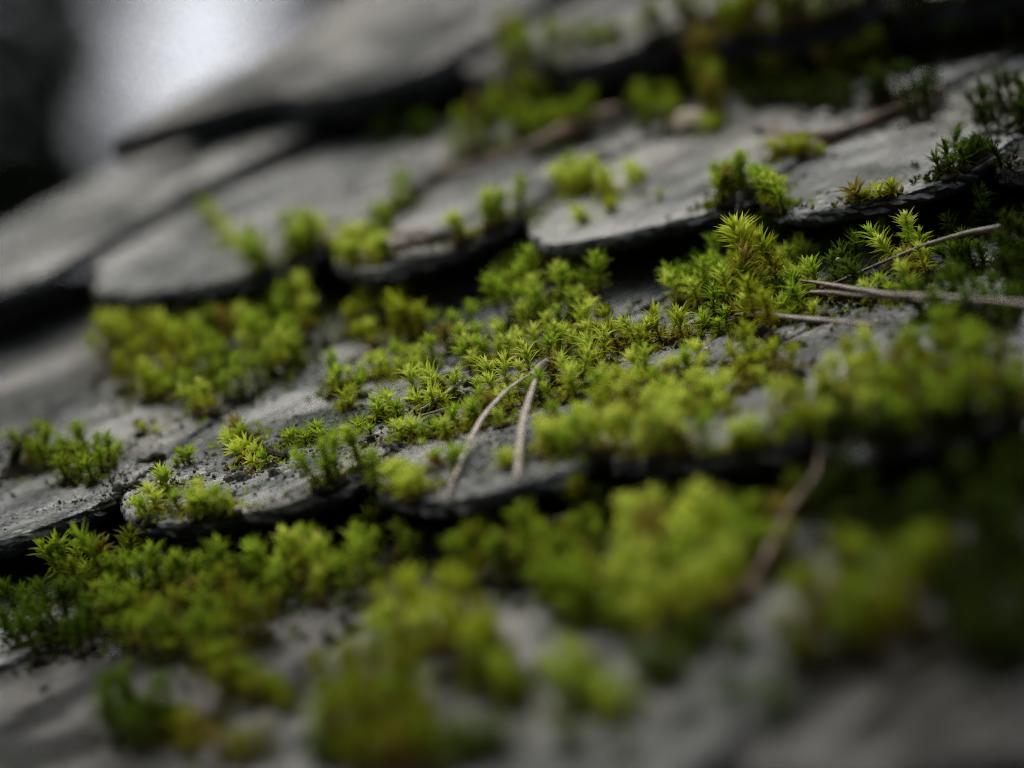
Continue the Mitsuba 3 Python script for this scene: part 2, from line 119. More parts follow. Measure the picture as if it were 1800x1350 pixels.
 ('moss_sprig', 'blurred yellow moss sprig on slate between the legs of the bent needles', 1, 'o', 0, [(286,-366,18),(306,-375,17)]),
 ('moss_sprig', 'yellow-green moss sprig just right of the bent needles', 1, 'y', 0, [(288,-257,53),(309,-273,44),(355,-306,44),(330,-310,45),(387,-303,47),(341,-270,47),(302,-264,53),(355,-319,51),(373,-310,44),(314,-280,28),(415,-353,49),(379,-322,56)]),
 ('moss_tuft', 'brown and yellow moss tuft with dark stems below the starry dark-stemmed tuft', 1, 'o', 0, [(252,-36,57),(281,-59,48),(324,-129,59),(338,-159,51),(399,-204,54),(277,-36,46),(346,-91,67),(358,-125,51),(334,-177,51),(283,-145,35),(242,-29,38),(280,-82,45),(410,-226,35),(318,-93,53),(319,-37,48),(353,-138,50),(329,-200,34)]),
 ('moss_tuft', 'loose yellow-green moss tuft right of the brown and yellow tuft', 1, 'y', 0, [(341,-38,42),(384,-67,43),(394,-61,34),(356,-67,32),(475,-128,42),(439,-129,34),(514,-154,40),(410,-15,40),(331,67,49),(288,129,37),(327,35,47),(325,12,48),(195,101,31),(485,-71,34),(512,-88,30),(534,-141,41),(402,-130,33),(190,99,47),(415,-90,31),(418,-92,40),(374,-100,31),(461,-138,27),(527,-142,35),(401,-11,31),(334,49,44),(363,39,43),(308,29,39),(236,43,35),(515,-119,36),(608,-185,32),(497,-103,27),(403,-130,29),(166,116,38)]),
 ('moss_cushion', 'bright yellow-green moss cushion in front of the loose tuft, above the shaded slate edge', 1, 'y', 0, [(697,-394,65),(606,-389,47),(629,-331,73),(600,-387,57),(620,-388,76),(529,-270,59),(737,-404,50),(685,-399,56),(540,-348,70),(673,-397,74),(561,-381,63),(572,-383,62),(529,-372,45),(487,-347,72),(712,-401,68),(570,-351,83),(542,-322,53),(707,-380,56),(633,-386,64),(478,-314,52),(644,-392,70),(619,-389,49),(469,-337,65),(544,-381,77),(652,-393,79),(455,-343,70),(714,-403,48),(681,-397,51),(573,-384,70),(568,-289,55)]),
 ('moss_tuft', 'low yellow moss tuft at the slate edge below the bare pale slate spot', 1, 'y', 0, [(763,-404,34),(778,-401,43),(797,-395,37),(815,-395,38),(835,-387,30),(749,-407,36),(780,-401,29),(805,-394,36),(777,-402,27),(789,-400,34),(796,-398,42),(854,-386,33),(825,-391,43),(751,-408,41),(777,-404,28),(800,-395,29)]),
 ('moss_tuft', 'golden moss tuft beside the tip of the short brown needle', 1, 'o', 1, [(381,137,54),(397,145,52),(396,127,42),(416,72,56),(501,50,56),(480,88,37),(473,60,37),(474,21,49),(566,20,53),(535,-27,42),(551,-13,35),(495,-25,36)]),
 ('moss_cushion', 'large olive moss cushion over the slate edge right of centre, yellow on top', 1, 'o', 0, [(831,-87,64),(903,-252,61),(766,-257,58),(905,-333,74),(824,-263,63),(903,-209,68),(872,-288,94),(845,-108,93),(886,-179,86),(851,-179,70),(913,-288,51),(779,-80,67),(780,-219,74),(861,-243,56),(984,-322,63),(808,-289,50),(899,-337,65),(908,-276,92),(879,-284,77),(895,-161,67),(808,-277,73),(747,-113,58),(967,-385,75),(897,-361,72),(806,-151,74)]),
 ('moss_cushion', 'broad dark green moss cushion beneath the long double needle at the right border', 1, 'h', 0, [(1213,-363,47),(1220,-403,59),(1046,-160,73),(1210,-306,92),(1160,-351,80),(1233,-340,62),(1103,-352,70),(1228,-362,83),(1239,-279,89),(956,-32,86),(1084,-307,74),(934,-110,89),(999,-197,80),(1176,-345,67),(1157,-387,58),(974,-19,67),(1267,-370,60),(998,-155,83),(1266,-321,72),(930,-29,87),(1057,-220,75),(1268,-318,65),(838,26,72),(1269,-332,82),(970,-91,77),(1095,-227,61),(968,-200,75),(1056,-338,56),(1269,-352,74),(861,-78,71),(1175,-248,62),(1010,-108,82),(1113,-144,69),(1092,-296,52),(1002,-246,67),(887,-126,69),(862,-60,58),(1028,-299,65),(1257,-384,68),(1106,-177,79),(1319,-354,78),(1267,-345,55),(1074,-273,79),(1186,-331,57),(1205,-416,66),(997,-270,78),(1099,-147,86),(1165,-426,70),(1086,-187,62),(1132,-233,96),(1229,-239,60)]),
 ('moss_cushion', 'dark moss fringe hiding the slate edge below the right border cushion', 1, 'n', 0, [(954,-354,51),(1103,-461,41),(1228,-411,37),(1081,-464,28),(1153,-396,40),(1207,-430,51),(1262,-375,33),(1243,-391,32),(1126,-457,52),(1269,-360,57),(1270,-358,46),(998,-384,40),(898,-336,36),(1021,-433,45),(1193,-439,43),(1124,-455,45),(1181,-447,38),(1141,-413,45),(1230,-410,29),(1163,-452,36),(1148,-453,41),(1247,-390,64),(1267,-309,43),(1111,-412,52),(1218,-416,46),(1269,-352,46),(921,-344,49),(1260,-381,37),(1016,-374,38),(1213,-424,38),(898,-347,59),(1267,-328,48),(968,-379,37),(1233,-402,46),(1084,-402,61),(986,-331,46),(1141,-454,47),(1240,-395,39),(1061,-398,47),(1077,-464,45),(943,-311,41),(1189,-408,50),(1075,-343,45),(898,-352,44)]),
 ('moss_tuft', 'dim green moss tuft at the left of the bare pale slate spot', 1, 'g', 0, [(853,-383,50),(870,-379,55),(871,-367,31),(858,-382,33),(882,-376,34)]),
 ('moss_tuft', 'moss tuft on the joint of the two pale upper slates behind the dark spire', 2, 'g', 1, [(-153,864,80),(-153,863,46),(-146,802,72),(-149,832,60),(-156,871,57),(-161,885,57),(-152,854,68),(-152,838,90),(-15,748,53),(-152,843,73),(25,720,79),(-145,785,51),(-18,751,71),(-149,818,76),(-15,749,66),(-149,833,56),(-9,744,73),(-140,874,65),(-151,885,77),(7,733,63),(-162,887,60),(-148,810,51),(-149,835,69),(-151,843,86),(-145,789,65),(-153,848,81),(-155,867,65),(42,709,52),(-147,812,58),(-25,755,56),(-151,827,74),(-2,740,74),(-149,826,69),(-148,821,76),(-151,847,49),(-141,766,58),(-162,891,75),(-143,781,54),(-159,893,54),(-148,810,62),(-153,853,64),(-145,805,47),(-146,792,71),(37,713,54),(-138,872,58),(-154,862,82),(-145,784,69),(-144,774,62),(-159,881,87),(-149,823,57),(-1,738,70),(-153,856,61),(-152,860,52),(-147,814,57),(-153,848,57),(-157,874,66),(-149,830,82),(13,730,62),(-37,764,77),(-161,885,55)]),
 ('moss_spire', 'tall moss spire with withered yellow leaves and a black dead tip', 1, 'o', 1, [(-132,761,106),(163,481,157),(186,472,143),(193,421,172),(-27,645,109),(153,466,137),(216,374,145),(194,418,122),(196,377,121),(366,223,141),(281,290,119),(259,282,115),(-40,681,104),(-18,637,98)]),
 ('moss_cushion', 'bright starry moss cushion left of the tall dark-tipped spire', 1, 'g', 1, [(-68,545,65),(-199,717,76),(-74,654,72),(32,516,67),(69,426,73),(-119,611,77),(-124,591,73),(-49,562,87),(-113,658,72),(-38,546,68),(-151,689,87),(-56,588,47),(-14,572,73),(-158,610,81),(-198,773,63),(-203,684,70),(-74,609,61),(-101,543,71),(-43,525,54)]),
 ('moss_cushion', 'green starry moss cushion right of the tall dark-tipped spire', 1, 'g', 1, [(84,664,57),(214,518,72),(188,537,48),(273,468,69),(116,582,59),(140,533,50),(-20,704,61),(127,519,77),(95,637,80),(145,531,83),(43,662,73),(245,459,82),(215,475,62),(121,527,45),(298,393,65),(56,664,56),(89,583,55)]),
 ('moss_tuft', 'dark green starry moss tuft below the tall dark-tipped spire', 1, 'd', 1, [(73,461,58),(43,520,39),(57,533,37),(143,464,46),(167,467,52),(82,478,32),(178,405,44),(196,443,39),(75,460,42)]),
 ('moss_tuft', 'low spiky moss tuft between the golden ridge and the dark starry tuft', 1, 'g', 1, [(69,401,27),(72,425,24),(150,362,33),(179,356,41),(186,370,40),(166,328,33),(169,415,32),(104,371,23)]),
 ('moss_tuft', 'broad-leaved bright moss tuft at the tip of the long double needle', 1, 'y', 1, [(256,346,40),(270,354,46),(285,366,35),(265,423,30),(369,331,46),(312,349,28),(282,348,30)]),
 ('moss_tuft', 'green moss tuft in shade right of the tall spire, with one round spore capsule', 1, 'd', 1, [(199,645,75),(257,588,73),(260,555,70),(374,450,81),(261,527,64),(322,472,60),(378,450,70),(361,479,44)]),
 ('moss_tuft', 'tall bright moss tuft against the shaded slate edge near the right', 1, 'g', 1, [(247,689,88),(191,779,73),(336,643,95),(388,592,88),(395,550,98),(377,621,75),(460,526,84),(413,548,75),(501,452,81),(325,601,84),(422,568,58),(424,514,65)]),
 ('moss_tuft', 'dark green moss tuft behind the thin slanting stalk', 1, 'd', 1, [(529,526,73),(478,608,60),(537,553,59),(469,577,54),(548,563,60),(533,540,54)]),
 ('moss_cushion', 'dark green moss cushion between the thin slanting stalk and the long double needle', 1, 'd', 1, [(834,179,83),(796,271,76),(672,319,69),(731,282,89),(701,287,54),(877,163,72),(638,302,80),(671,251,57),(793,222,90),(655,255,80),(755,177,88),(749,233,47),(738,211,56),(837,245,77),(820,211,90),(820,178,61),(694,274,91),(885,155,92),(876,190,73)]),
 ('moss_tuft', 'moss tuft among the stalk and the long double needle, with wide pale leaves', 1, 'y', 1, [(426,427,49),(422,448,33),(467,414,32),(497,404,45),(421,420,38),(503,414,31)]),
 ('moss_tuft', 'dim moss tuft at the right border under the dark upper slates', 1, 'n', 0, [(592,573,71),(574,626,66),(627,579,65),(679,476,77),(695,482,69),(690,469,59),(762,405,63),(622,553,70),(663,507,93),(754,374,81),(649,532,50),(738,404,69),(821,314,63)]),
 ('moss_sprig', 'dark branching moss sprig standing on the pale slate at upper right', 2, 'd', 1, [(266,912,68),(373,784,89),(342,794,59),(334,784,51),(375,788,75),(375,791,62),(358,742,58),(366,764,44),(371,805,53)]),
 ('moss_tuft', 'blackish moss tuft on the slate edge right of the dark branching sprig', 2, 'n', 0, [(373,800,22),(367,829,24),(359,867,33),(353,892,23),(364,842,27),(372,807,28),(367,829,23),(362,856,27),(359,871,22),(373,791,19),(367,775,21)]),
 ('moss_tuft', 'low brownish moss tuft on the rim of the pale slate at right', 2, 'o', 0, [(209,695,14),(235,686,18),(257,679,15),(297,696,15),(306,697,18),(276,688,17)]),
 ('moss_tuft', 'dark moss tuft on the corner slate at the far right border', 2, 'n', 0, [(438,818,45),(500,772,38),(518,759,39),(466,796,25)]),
 ('moss_tuft', 'pale green moss tuft of clubbed shoots in the middle of the pale slate', 2, 'y', 0, [(-844,1148,52),(-901,1231,39),(-880,1232,44),(-785,1143,55),(-749,1119,43),(-621,999,57),(-782,1086,44),(-779,1124,38),(-647,1041,39),(-822,1126,47),(-741,1060,57),(-888,1223,42),(-725,1082,56),(-743,1094,33),(-770,1083,40),(-753,1106,34),(-603,993,43)]),
 ('moss_sprig', 'blurred moss sprig just right of the clubbed tuft on the pale slate', 2, 'y', 0, [(-616,1097,28),(-597,1095,32),(-586,1049,30)]),
 ('moss_sprig', 'dot of moss nearest the front of the pale slate, left of two', 2, 'o', 0, [(-515,812,17),(-507,810,11)]),
 ('moss_sprig', 'dot of moss on the pale slate, right and behind another dot', 2, 'o', 0, [(-509,888,16),(-483,863,14)]),
 ('moss_sprig', 'farthest right dot of moss on the pale slate', 2, 'o', 0, [(-414,916,10)]),
 ('moss_tuft', 'flat dim moss tuft under the black-tipped twig', 2, 'o', 0, [(-295,1121,26),(-278,1122,18),(-241,1103,21),(-238,1123,15),(-274,1104,17),(-217,1121,25)]),
 ('moss_tuft', 'tall yellowish moss tuft at the fork of the debris line under the top slates', 2, 'h', 0, [(-1602,1751,80),(-1385,1537,109),(-1430,1553,82),(-1424,1528,71),(-1392,1554,83),(-1394,1470,63)]),
 ('moss_tuft', 'blurred green moss tuft behind the reddish twig', 2, 'h', 0, [(-1388,1507,51),(-1365,1510,48),(-1380,1552,46),(-1387,1521,35),(-1326,1497,39),(-1404,1502,31)]),
 ('moss_cushion', 'blurred upright moss cushion under the second top slate', 2, 'h', 0, [(-1287,1646,60),(-1125,1548,111),(-1157,1528,67),(-1281,1711,103),(-1493,1800,71),(-1179,1521,98),(-1370,1771,68),(-1361,1712,92),(-1534,1806,88),(-1372,1638,107),(-1258,1573,80),(-1328,1594,69),(-1271,1544,102),(-1229,1646,60),(-1287,1613,102),(-1145,1538,91),(-1265,1562,93),(-1396,1691,108),(-1239,1566,62),(-1347,1591,77),(-1363,1685,107),(-1251,1632,90),(-1179,1460,84),(-1374,1625,82),(-1354,1767,100),(-1388,1770,80),(-1361,1721,80),(-1141,1563,91)]),
 ('moss_tuft', 'pair of blurred pale moss tufts left of the cream chip', 2, 'h', 0, [(-1095,1666,62),(-1043,1628,76),(-1009,1595,65),(-1006,1652,54),(-957,1615,52),(-883,1517,66),(-905,1526,63),(-967,1524,69)]),
 ('moss_sprig', 'blurred green moss sprig touching the cream chip', 2, 'g', 0, [(-733,1449,27),(-706,1432,23),(-723,1434,42)]),
 ('moss_sprig', 'tall blurred moss sprig in the dark gap above the cream chip', 2, 'h', 0, [(-963,1716,119),(-890,1655,142),(-797,1554,138),(-912,1656,100),(-742,1478,125),(-747,1489,105)]),
 ('moss_tuft', 'two dim moss tufts in the dark gap under the curved top slate', 2, 'd', 0, [(-1930,1829,58),(-1891,1803,54),(-1900,1786,52),(-1811,1793,41),(-1753,1751,42),(-1801,1797,47)]),
 ('moss_tuft', 'blurred moss tuft at the top of the joint between the two top slates', 3, 'h', 0, [(-1622,1927,89),(-1559,1885,98),(-1563,1904,75),(-1455,1819,107),(-1437,1809,78),(-1432,1751,89),(-1360,1755,94),(-1495,1796,87),(-1744,2059,71),(-1532,1871,73),(-1462,1761,74),(-1336,1729,102)]),
 ('moss_tuft', 'blurred moss tuft on the second top slate at the top border', 3, 'h', 0, [(-1390,1919,35),(-1323,1874,47),(-1340,1911,32),(-1213,1800,58),(-1449,1930,30),(-1518,1983,33),(-1302,1835,35)]),
 ('moss_cushion', 'brown-green blurred moss cushion along the top border right of centre', 3, 'u', 0, [(-621,1719,82),(-1071,1789,67),(-993,1826,73),(-836,1759,68),(-744,1733,72),(-681,1727,64),(-704,1781,70),(-1053,1836,75),(-572,1756,65),(-882,1778,63),(-784,1740,72),(-705,1728,66),(-1005,1835,74),(-1056,1810,66),(-903,1785,61),(-1049,1863,52),(-733,1733,64),(-1052,1833,61),(-750,1733,81),(-586,1744,98),(-767,1735,80),(-833,1759,90),(-932,1796,53),(-694,1728,97),(-587,1741,88),(-850,1764,64),(-936,1797,79),(-1086,1774,82),(-766,1735,84),(-602,1727,88),(-614,1728,70),(-1050,1868,69),(-647,1723,78),(-682,1727,55),(-576,1754,52),(-614,1719,82),(-829,1757,71),(-739,1734,65),(-668,1726,78),(-1059,1807,64),(-717,1731,96),(-892,1786,80),(-892,1781,72),(-800,1747,64),(-1080,1784,70),(-1052,1836,70),(-814,1752,85),(-590,1737,63),(-638,1724,62),(-641,1723,64),(-1024,1893,62),(-963,1808,64),(-900,1868,63),(-597,1732,68),(-667,1724,80),(-868,1772,65),(-560,1770,98),(-714,1732,85),(-1098,1764,58),(-568,1759,81),(-621,1720,66),(-598,1733,81)]),
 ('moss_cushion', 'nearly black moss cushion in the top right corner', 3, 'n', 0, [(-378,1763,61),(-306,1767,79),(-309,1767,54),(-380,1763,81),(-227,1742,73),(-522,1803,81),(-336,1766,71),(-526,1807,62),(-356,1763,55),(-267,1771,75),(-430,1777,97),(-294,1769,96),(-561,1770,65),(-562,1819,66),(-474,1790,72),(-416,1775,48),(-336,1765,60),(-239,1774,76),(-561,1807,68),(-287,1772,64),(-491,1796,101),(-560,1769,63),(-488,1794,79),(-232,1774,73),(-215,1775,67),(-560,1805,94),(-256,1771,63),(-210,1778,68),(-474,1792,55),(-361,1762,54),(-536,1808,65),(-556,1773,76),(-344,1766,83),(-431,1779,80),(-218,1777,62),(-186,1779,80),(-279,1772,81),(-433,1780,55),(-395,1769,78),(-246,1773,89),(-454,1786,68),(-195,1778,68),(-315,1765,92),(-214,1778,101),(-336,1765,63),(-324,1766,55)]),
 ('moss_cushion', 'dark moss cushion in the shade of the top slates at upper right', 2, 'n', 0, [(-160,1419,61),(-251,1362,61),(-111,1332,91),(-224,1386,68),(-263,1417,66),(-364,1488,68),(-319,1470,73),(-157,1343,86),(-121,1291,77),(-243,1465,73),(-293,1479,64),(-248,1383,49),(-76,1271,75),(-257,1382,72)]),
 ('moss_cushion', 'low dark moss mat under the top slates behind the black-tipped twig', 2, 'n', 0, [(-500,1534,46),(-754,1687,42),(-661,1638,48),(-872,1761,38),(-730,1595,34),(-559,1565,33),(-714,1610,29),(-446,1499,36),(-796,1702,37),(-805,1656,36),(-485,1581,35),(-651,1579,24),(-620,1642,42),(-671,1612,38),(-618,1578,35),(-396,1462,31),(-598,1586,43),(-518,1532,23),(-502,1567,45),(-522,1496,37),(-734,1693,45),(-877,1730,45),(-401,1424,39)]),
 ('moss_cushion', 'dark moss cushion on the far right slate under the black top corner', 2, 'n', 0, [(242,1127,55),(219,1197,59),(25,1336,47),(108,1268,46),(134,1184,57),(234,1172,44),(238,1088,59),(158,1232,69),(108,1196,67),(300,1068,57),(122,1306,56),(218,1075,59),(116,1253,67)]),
 ('moss_cushion', 'dark moss cushion at the left border below the third row of slates', 0, 'd', 0, [(-488,-678,99),(-437,-662,78),(-437,-711,84),(-369,-771,74),(-455,-738,65),(-540,-685,99),(-439,-690,75),(-437,-685,99),(-565,-669,65),(-316,-766,83),(-476,-710,91),(-478,-768,62),(-408,-767,70),(-437,-644,91),(-369,-832,88),(-619,-650,66),(-299,-806,82),(-395,-682,80)]),
 ('moss_cushion', 'steep moss cushion climbing to the slate edge below the joint at lower left', 0, 'h', 0, [(-588,-533,103),(-521,-547,127),(-492,-497,70),(-507,-585,90),(-436,-578,128),(-539,-511,85),(-486,-505,101),(-584,-519,117),(-514,-526,130),(-628,-514,79),(-435,-575,109),(-433,-585,89),(-513,-547,67),(-614,-472,79)]),
 ('moss_cushion', 'long dense green moss cushion under the rounded slate end at lower left', 0, 'h', 0, [(-175,-736,78),(116,-800,102),(-50,-782,88),(50,-806,81),(-135,-743,91),(-118,-833,89),(73,-850,72),(-105,-785,60),(-37,-737,103),(-142,-669,77),(-73,-772,103),(-79,-686,72),(52,-783,77),(-290,-666,71),(-393,-590,70),(3,-674,85),(-220,-774,72),(-283,-588,73),(-287,-719,104),(-425,-508,68),(41,-887,74),(-142,-579,68),(-226,-540,70),(-18,-846,101),(-207,-776,101),(-62,-866,81),(54,-873,80),(-182,-631,101),(-403,-581,89),(-376,-501,75),(22,-810,90),(-127,-704,104),(-107,-636,71),(146,-888,87),(135,-823,76),(-212,-705,94),(-323,-579,68),(-297,-727,84),(-34,-783,74),(-107,-578,76),(-161,-565,86),(-385,-569,67),(74,-793,98),(-342,-696,103),(-45,-809,72),(-172,-801,63),(-142,-640,111),(-296,-647,114),(-208,-627,112),(-63,-844,89),(-285,-610,109)]),
 ('moss_cushion', 'bright moss cushion under the sharp slate joint, left of the big dark gap', 0, 'g', 0, [(76,-640,75),(-57,-553,62),(-25,-586,93),(89,-518,90),(-92,-516,95),(36,-569,63),(22,-570,117),(60,-591,108),(-69,-514,70),(89,-565,101),(-16,-618,68),(143,-636,87),(25,-576,77),(-61,-579,92),(222,-667,107),(10,-521,102),(-143,-525,63),(27,-537,84),(-110,-472,90),(101,-551,110)]),
 ('moss_sprig', 'small moss sprig below the long dense cushion', 0, 'o', 0, [(-95,-811,32),(-69,-822,27),(-29,-853,29)]),
 ('moss_cushion', 'dark rounded moss cushion alone at lower left', 0, 'd', 0, [(248,-1247,61),(174,-1144,54),(233,-1238,74),(298,-1215,52),(317,-1231,83),(207,-1150,72),(101,-1095,56),(300,-1237,72),(352,-1298,75),(340,-1225,72),(300,-1271,75),(82,-1106,55),(325,-1216,87),(297,-1271,58),(176,-1136,81)]),
 ('moss_tuft', 'mustard moss tuft just right of the dark rounded cushion', 0, 'u', 0, [(274,-1186,32),(323,-1207,42),(337,-1202,31),(382,-1229,30),(333,-1229,28),(395,-1266,33),(311,-1207,28),(358,-1231,33),(416,-1258,40),(397,-1251,32),(345,-1251,32),(457,-1321,25)]),
 ('moss_tuft', 'creeping moss tuft with a bare dark stem at lower left', 0, 'u', 0, [(121,-917,39),(165,-944,37),(203,-992,34),(251,-1017,32),(262,-1007,32),(383,-1086,37),(441,-1119,44),(428,-1087,27),(316,-1033,27),(139,-949,35),(194,-965,40),(293,-1051,47),(299,-1061,40),(309,-1037,40),(387,-1113,26),(397,-1088,32),(494,-1143,37)]),
 ('moss_tuft', 'dim olive moss tuft near the bottom border left of centre', 0, 'u', 0, [(572,-1354,37),(548,-1309,27),(588,-1327,26),(626,-1343,43),(613,-1379,32)]),
 ('moss_tuft', 'dark stump of moss right of the pale stone stripe at the bottom border', 0, 'd', 0, [(763,-1371,29),(813,-1405,35),(791,-1394,21)]),
 ('moss_cushion', 'tall mustard moss cushion with a long pale stalk below the big dark gap', 0, 'o', 0, [(605,-913,129),(625,-935,105),(691,-940,112),(734,-1022,92),(544,-929,77),(542,-800,88),(534,-904,106),(773,-985,63),(481,-826,83),(895,-1085,89),(869,-1069,117),(599,-827,103),(694,-976,128),(776,-1003,120),(758,-981,79),(722,-1056,120),(429,-843,106),(551,-827,118),(816,-1060,78),(525,-931,114),(738,-983,92),(848,-1107,105),(715,-1017,105),(687,-962,95),(863,-1045,96),(512,-881,80),(500,-884,121),(566,-965,102),(582,-929,131),(528,-776,99)]),
 ('moss_cushion', 'large mustard moss cushion in the foreground left of centre', 0, 'u', 0, [(786,-1325,66),(926,-1361,114),(1072,-1486,91),(1064,-1443,97),(836,-1250,87),(985,-1473,88),(784,-1292,97),(891,-1318,78),(908,-1379,112),(753,-1325,84),(703,-1175,86),(568,-1117,77),(805,-1353,108),(737,-1224,129),(942,-1403,79),(806,-1254,102),(760,-1259,123),(935,-1449,92),(798,-1271,96),(1103,-1463,91),(849,-1363,97),(731,-1256,104),(672,-1121,82),(1049,-1435,75),(861,-1265,72),(841,-1235,101),(964,-1331,88),(916,-1370,86),(829,-1324,72),(934,-1343,66),(948,-1486,92),(1010,-1472,75),(681,-1245,91),(797,-1289,113),(914,-1291,102),(806,-1368,73),(860,-1277,114),(885,-1401,53),(777,-1196,109),(572,-1098,83),(948,-1385,72),(600,-1064,82),(1033,-1472,72)]),
 ('moss_tuft', 'low dark olive moss tuft right of the large mustard cushion at the bottom', 0, 'd', 0, [(1093,-1414,37),(1014,-1352,30),(1133,-1423,45),(1117,-1374,50),(1004,-1367,37),(1084,-1385,50),(1133,-1389,37)]),
 ('moss_sprig', 'upright yellow moss sprig below the tall mustard cushion', 0, 'h', 0, [(808,-1064,61),(865,-1113,67),(816,-1087,52),(911,-1128,53),(955,-1163,55),(983,-1185,54),(937,-1166,51),(833,-1077,54),(961,-1173,47),(995,-1188,51)]),
 ('moss_cushion', 'bright green foreground moss cushion in the lower centre', 0, 'g', 0, [(1105,-1159,50),(1141,-1235,59),(1166,-1228,47),(1107,-1186,76),(1066,-1173,58),(1141,-1172,58),(1225,-1245,59),(1131,-1177,75),(983,-1094,50),(1255,-1293,59),(1206,-1248,64),(1001,-1074,59),(1151,-1230,72),(1278,-1275,71)]),
 ('moss_tuft', 'faded moss tuft right of the bright lower centre cushion', 0, 'd', 0, [(1136,-1096,35),(1179,-1116,49),(1233,-1148,49),(1182,-1110,26),(1250,-1147,40)]),
 ('moss_sprig', 'dark blurred moss dot at the bottom border right of centre', 0, 'd', 0, [(1263,-1398,31),(1285,-1412,30),(1291,-1406,33)]),
 ('moss_sprig', 'faint moss dot on the grey foreground slate beside the dark notch', 0, 'd', 0, [(1419,-1440,22),(1427,-1461,22)]),
 ('moss_tuft', 'loose olive moss tuft below the sharp slate corner, full of withered stems', 0, 'h', 0, [(388,-590,88),(439,-616,97),(482,-632,93),(487,-616,80),(298,-444,78),(307,-430,69),(515,-596,108),(458,-518,75),(503,-553,66),(612,-683,86),(673,-723,83),(730,-770,70),(718,-786,81),(516,-621,84),(561,-570,86),(512,-489,64),(626,-630,75),(616,-708,82),(409,-522,79),(320,-547,61),(384,-568,77),(479,-636,87),(439,-561,59),(352,-496,85),(442,-543,91),(539,-612,89),(605,-646,91),(623,-687,86),(614,-679,65),(748,-801,76),(592,-624,90),(596,-545,78),(672,-663,72)]),
 ('moss_sprig', 'club-shaped moss sprig standing before the dark gap right of the pale slate tip', 0, 'h', 0, [(493,-435,102),(467,-390,95),(433,-351,61),(509,-451,88)]),
 ('moss_cushion', 'largest bright green moss cushion, in the foreground right of centre', 0, 'y', 0, [(909,-700,140),(972,-869,120),(887,-747,87),(794,-656,109),(1134,-953,115),(1096,-861,121),(946,-782,118),(876,-671,95),(918,-821,127),(827,-584,94),(968,-702,127),(1072,-917,105),(975,-788,88),(1046,-912,111),(855,-588,115),(971,-861,99),(750,-563,117),(991,-809,148),(1115,-889,106),(980,-850,135),(915,-681,102),(966,-716,101),(738,-583,111),(992,-823,113),(960,-742,80),(1104,-995,118),(842,-680,105),(907,-736,142),(1031,-811,119),(852,-609,129),(820,-714,119),(1089,-817,125),(1046,-765,136),(1045,-782,94),(1061,-871,133),(753,-637,117)]),
 ('moss_cushion', 'spilling green moss cushion to the lower left of the largest bright cushion', 0, 'h', 0, [(871,-826,59),(761,-699,91),(834,-839,70),(805,-760,70),(771,-782,88),(812,-727,66),(889,-866,53),(820,-790,93),(909,-836,70),(799,-821,78),(854,-834,65),(835,-843,46),(755,-747,65),(823,-857,69),(787,-719,79),(975,-919,72)]),
 ('moss_tuft', 'green moss tuft between the largest cushion and the blurred brown stalk', 0, 'h', 0, [(953,-622,104),(949,-592,99),(973,-593,84),(1000,-612,71),(957,-616,81),(1017,-665,76),(977,-655,76),(1034,-729,67),(967,-673,69),(860,-522,70),(869,-547,84),(1066,-686,86),(987,-665,83),(1000,-652,56),(1004,-683,83),(964,-674,48),(1025,-722,76)]),
 ('moss_cushion', 'large dark olive moss cushion right of the blurred brown stalk', 0, 'u', 0, [(1569,-1100,132),(1345,-960,83),(1461,-942,109),(1435,-994,135),(1556,-991,139),(1572,-1024,115),(1525,-1027,85),(1413,-905,125),(1511,-1063,79),(1572,-1042,97),(1491,-1059,90),(1307,-888,97),(1418,-869,104),(1478,-1035,122),(1602,-1138,104),(1490,-966,96),(1360,-929,88),(1501,-1098,94),(1506,-1128,123),(1397,-908,88),(1481,-1050,108),(1509,-958,115),(1387,-910,120),(1620,-1052,124),(1306,-905,87),(1451,-986,81),(1392,-922,105),(1456,-1052,114),(1412,-903,105),(1562,-982,122)]),
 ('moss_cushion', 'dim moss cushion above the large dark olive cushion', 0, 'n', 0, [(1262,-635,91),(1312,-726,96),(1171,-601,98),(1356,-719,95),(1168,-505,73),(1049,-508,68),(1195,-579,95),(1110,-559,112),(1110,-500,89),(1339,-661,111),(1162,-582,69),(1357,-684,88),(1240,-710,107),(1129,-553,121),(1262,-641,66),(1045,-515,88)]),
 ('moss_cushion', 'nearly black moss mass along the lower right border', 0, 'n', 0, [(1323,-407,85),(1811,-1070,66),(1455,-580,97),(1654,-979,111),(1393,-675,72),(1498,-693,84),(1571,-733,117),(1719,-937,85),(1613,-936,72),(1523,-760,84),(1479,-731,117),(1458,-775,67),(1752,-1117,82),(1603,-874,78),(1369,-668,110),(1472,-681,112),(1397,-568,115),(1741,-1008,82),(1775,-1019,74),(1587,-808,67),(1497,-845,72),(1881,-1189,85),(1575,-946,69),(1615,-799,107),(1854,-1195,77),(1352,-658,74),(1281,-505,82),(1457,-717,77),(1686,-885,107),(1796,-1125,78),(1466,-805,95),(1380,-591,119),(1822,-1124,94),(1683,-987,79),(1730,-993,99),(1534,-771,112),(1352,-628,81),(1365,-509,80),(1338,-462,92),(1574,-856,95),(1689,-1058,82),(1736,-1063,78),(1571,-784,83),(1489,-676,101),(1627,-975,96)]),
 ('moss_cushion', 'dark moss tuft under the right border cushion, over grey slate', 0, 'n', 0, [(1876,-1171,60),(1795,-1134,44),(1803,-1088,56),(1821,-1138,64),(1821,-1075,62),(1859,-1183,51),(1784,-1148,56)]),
 ('moss_tuft', 'faint olive moss tuft on grey slate below the largest bright cushion', 0, 'd', 0, [(1141,-984,43),(1165,-983,38),(1199,-1001,33),(1280,-1042,31),(1201,-1038,43)]),
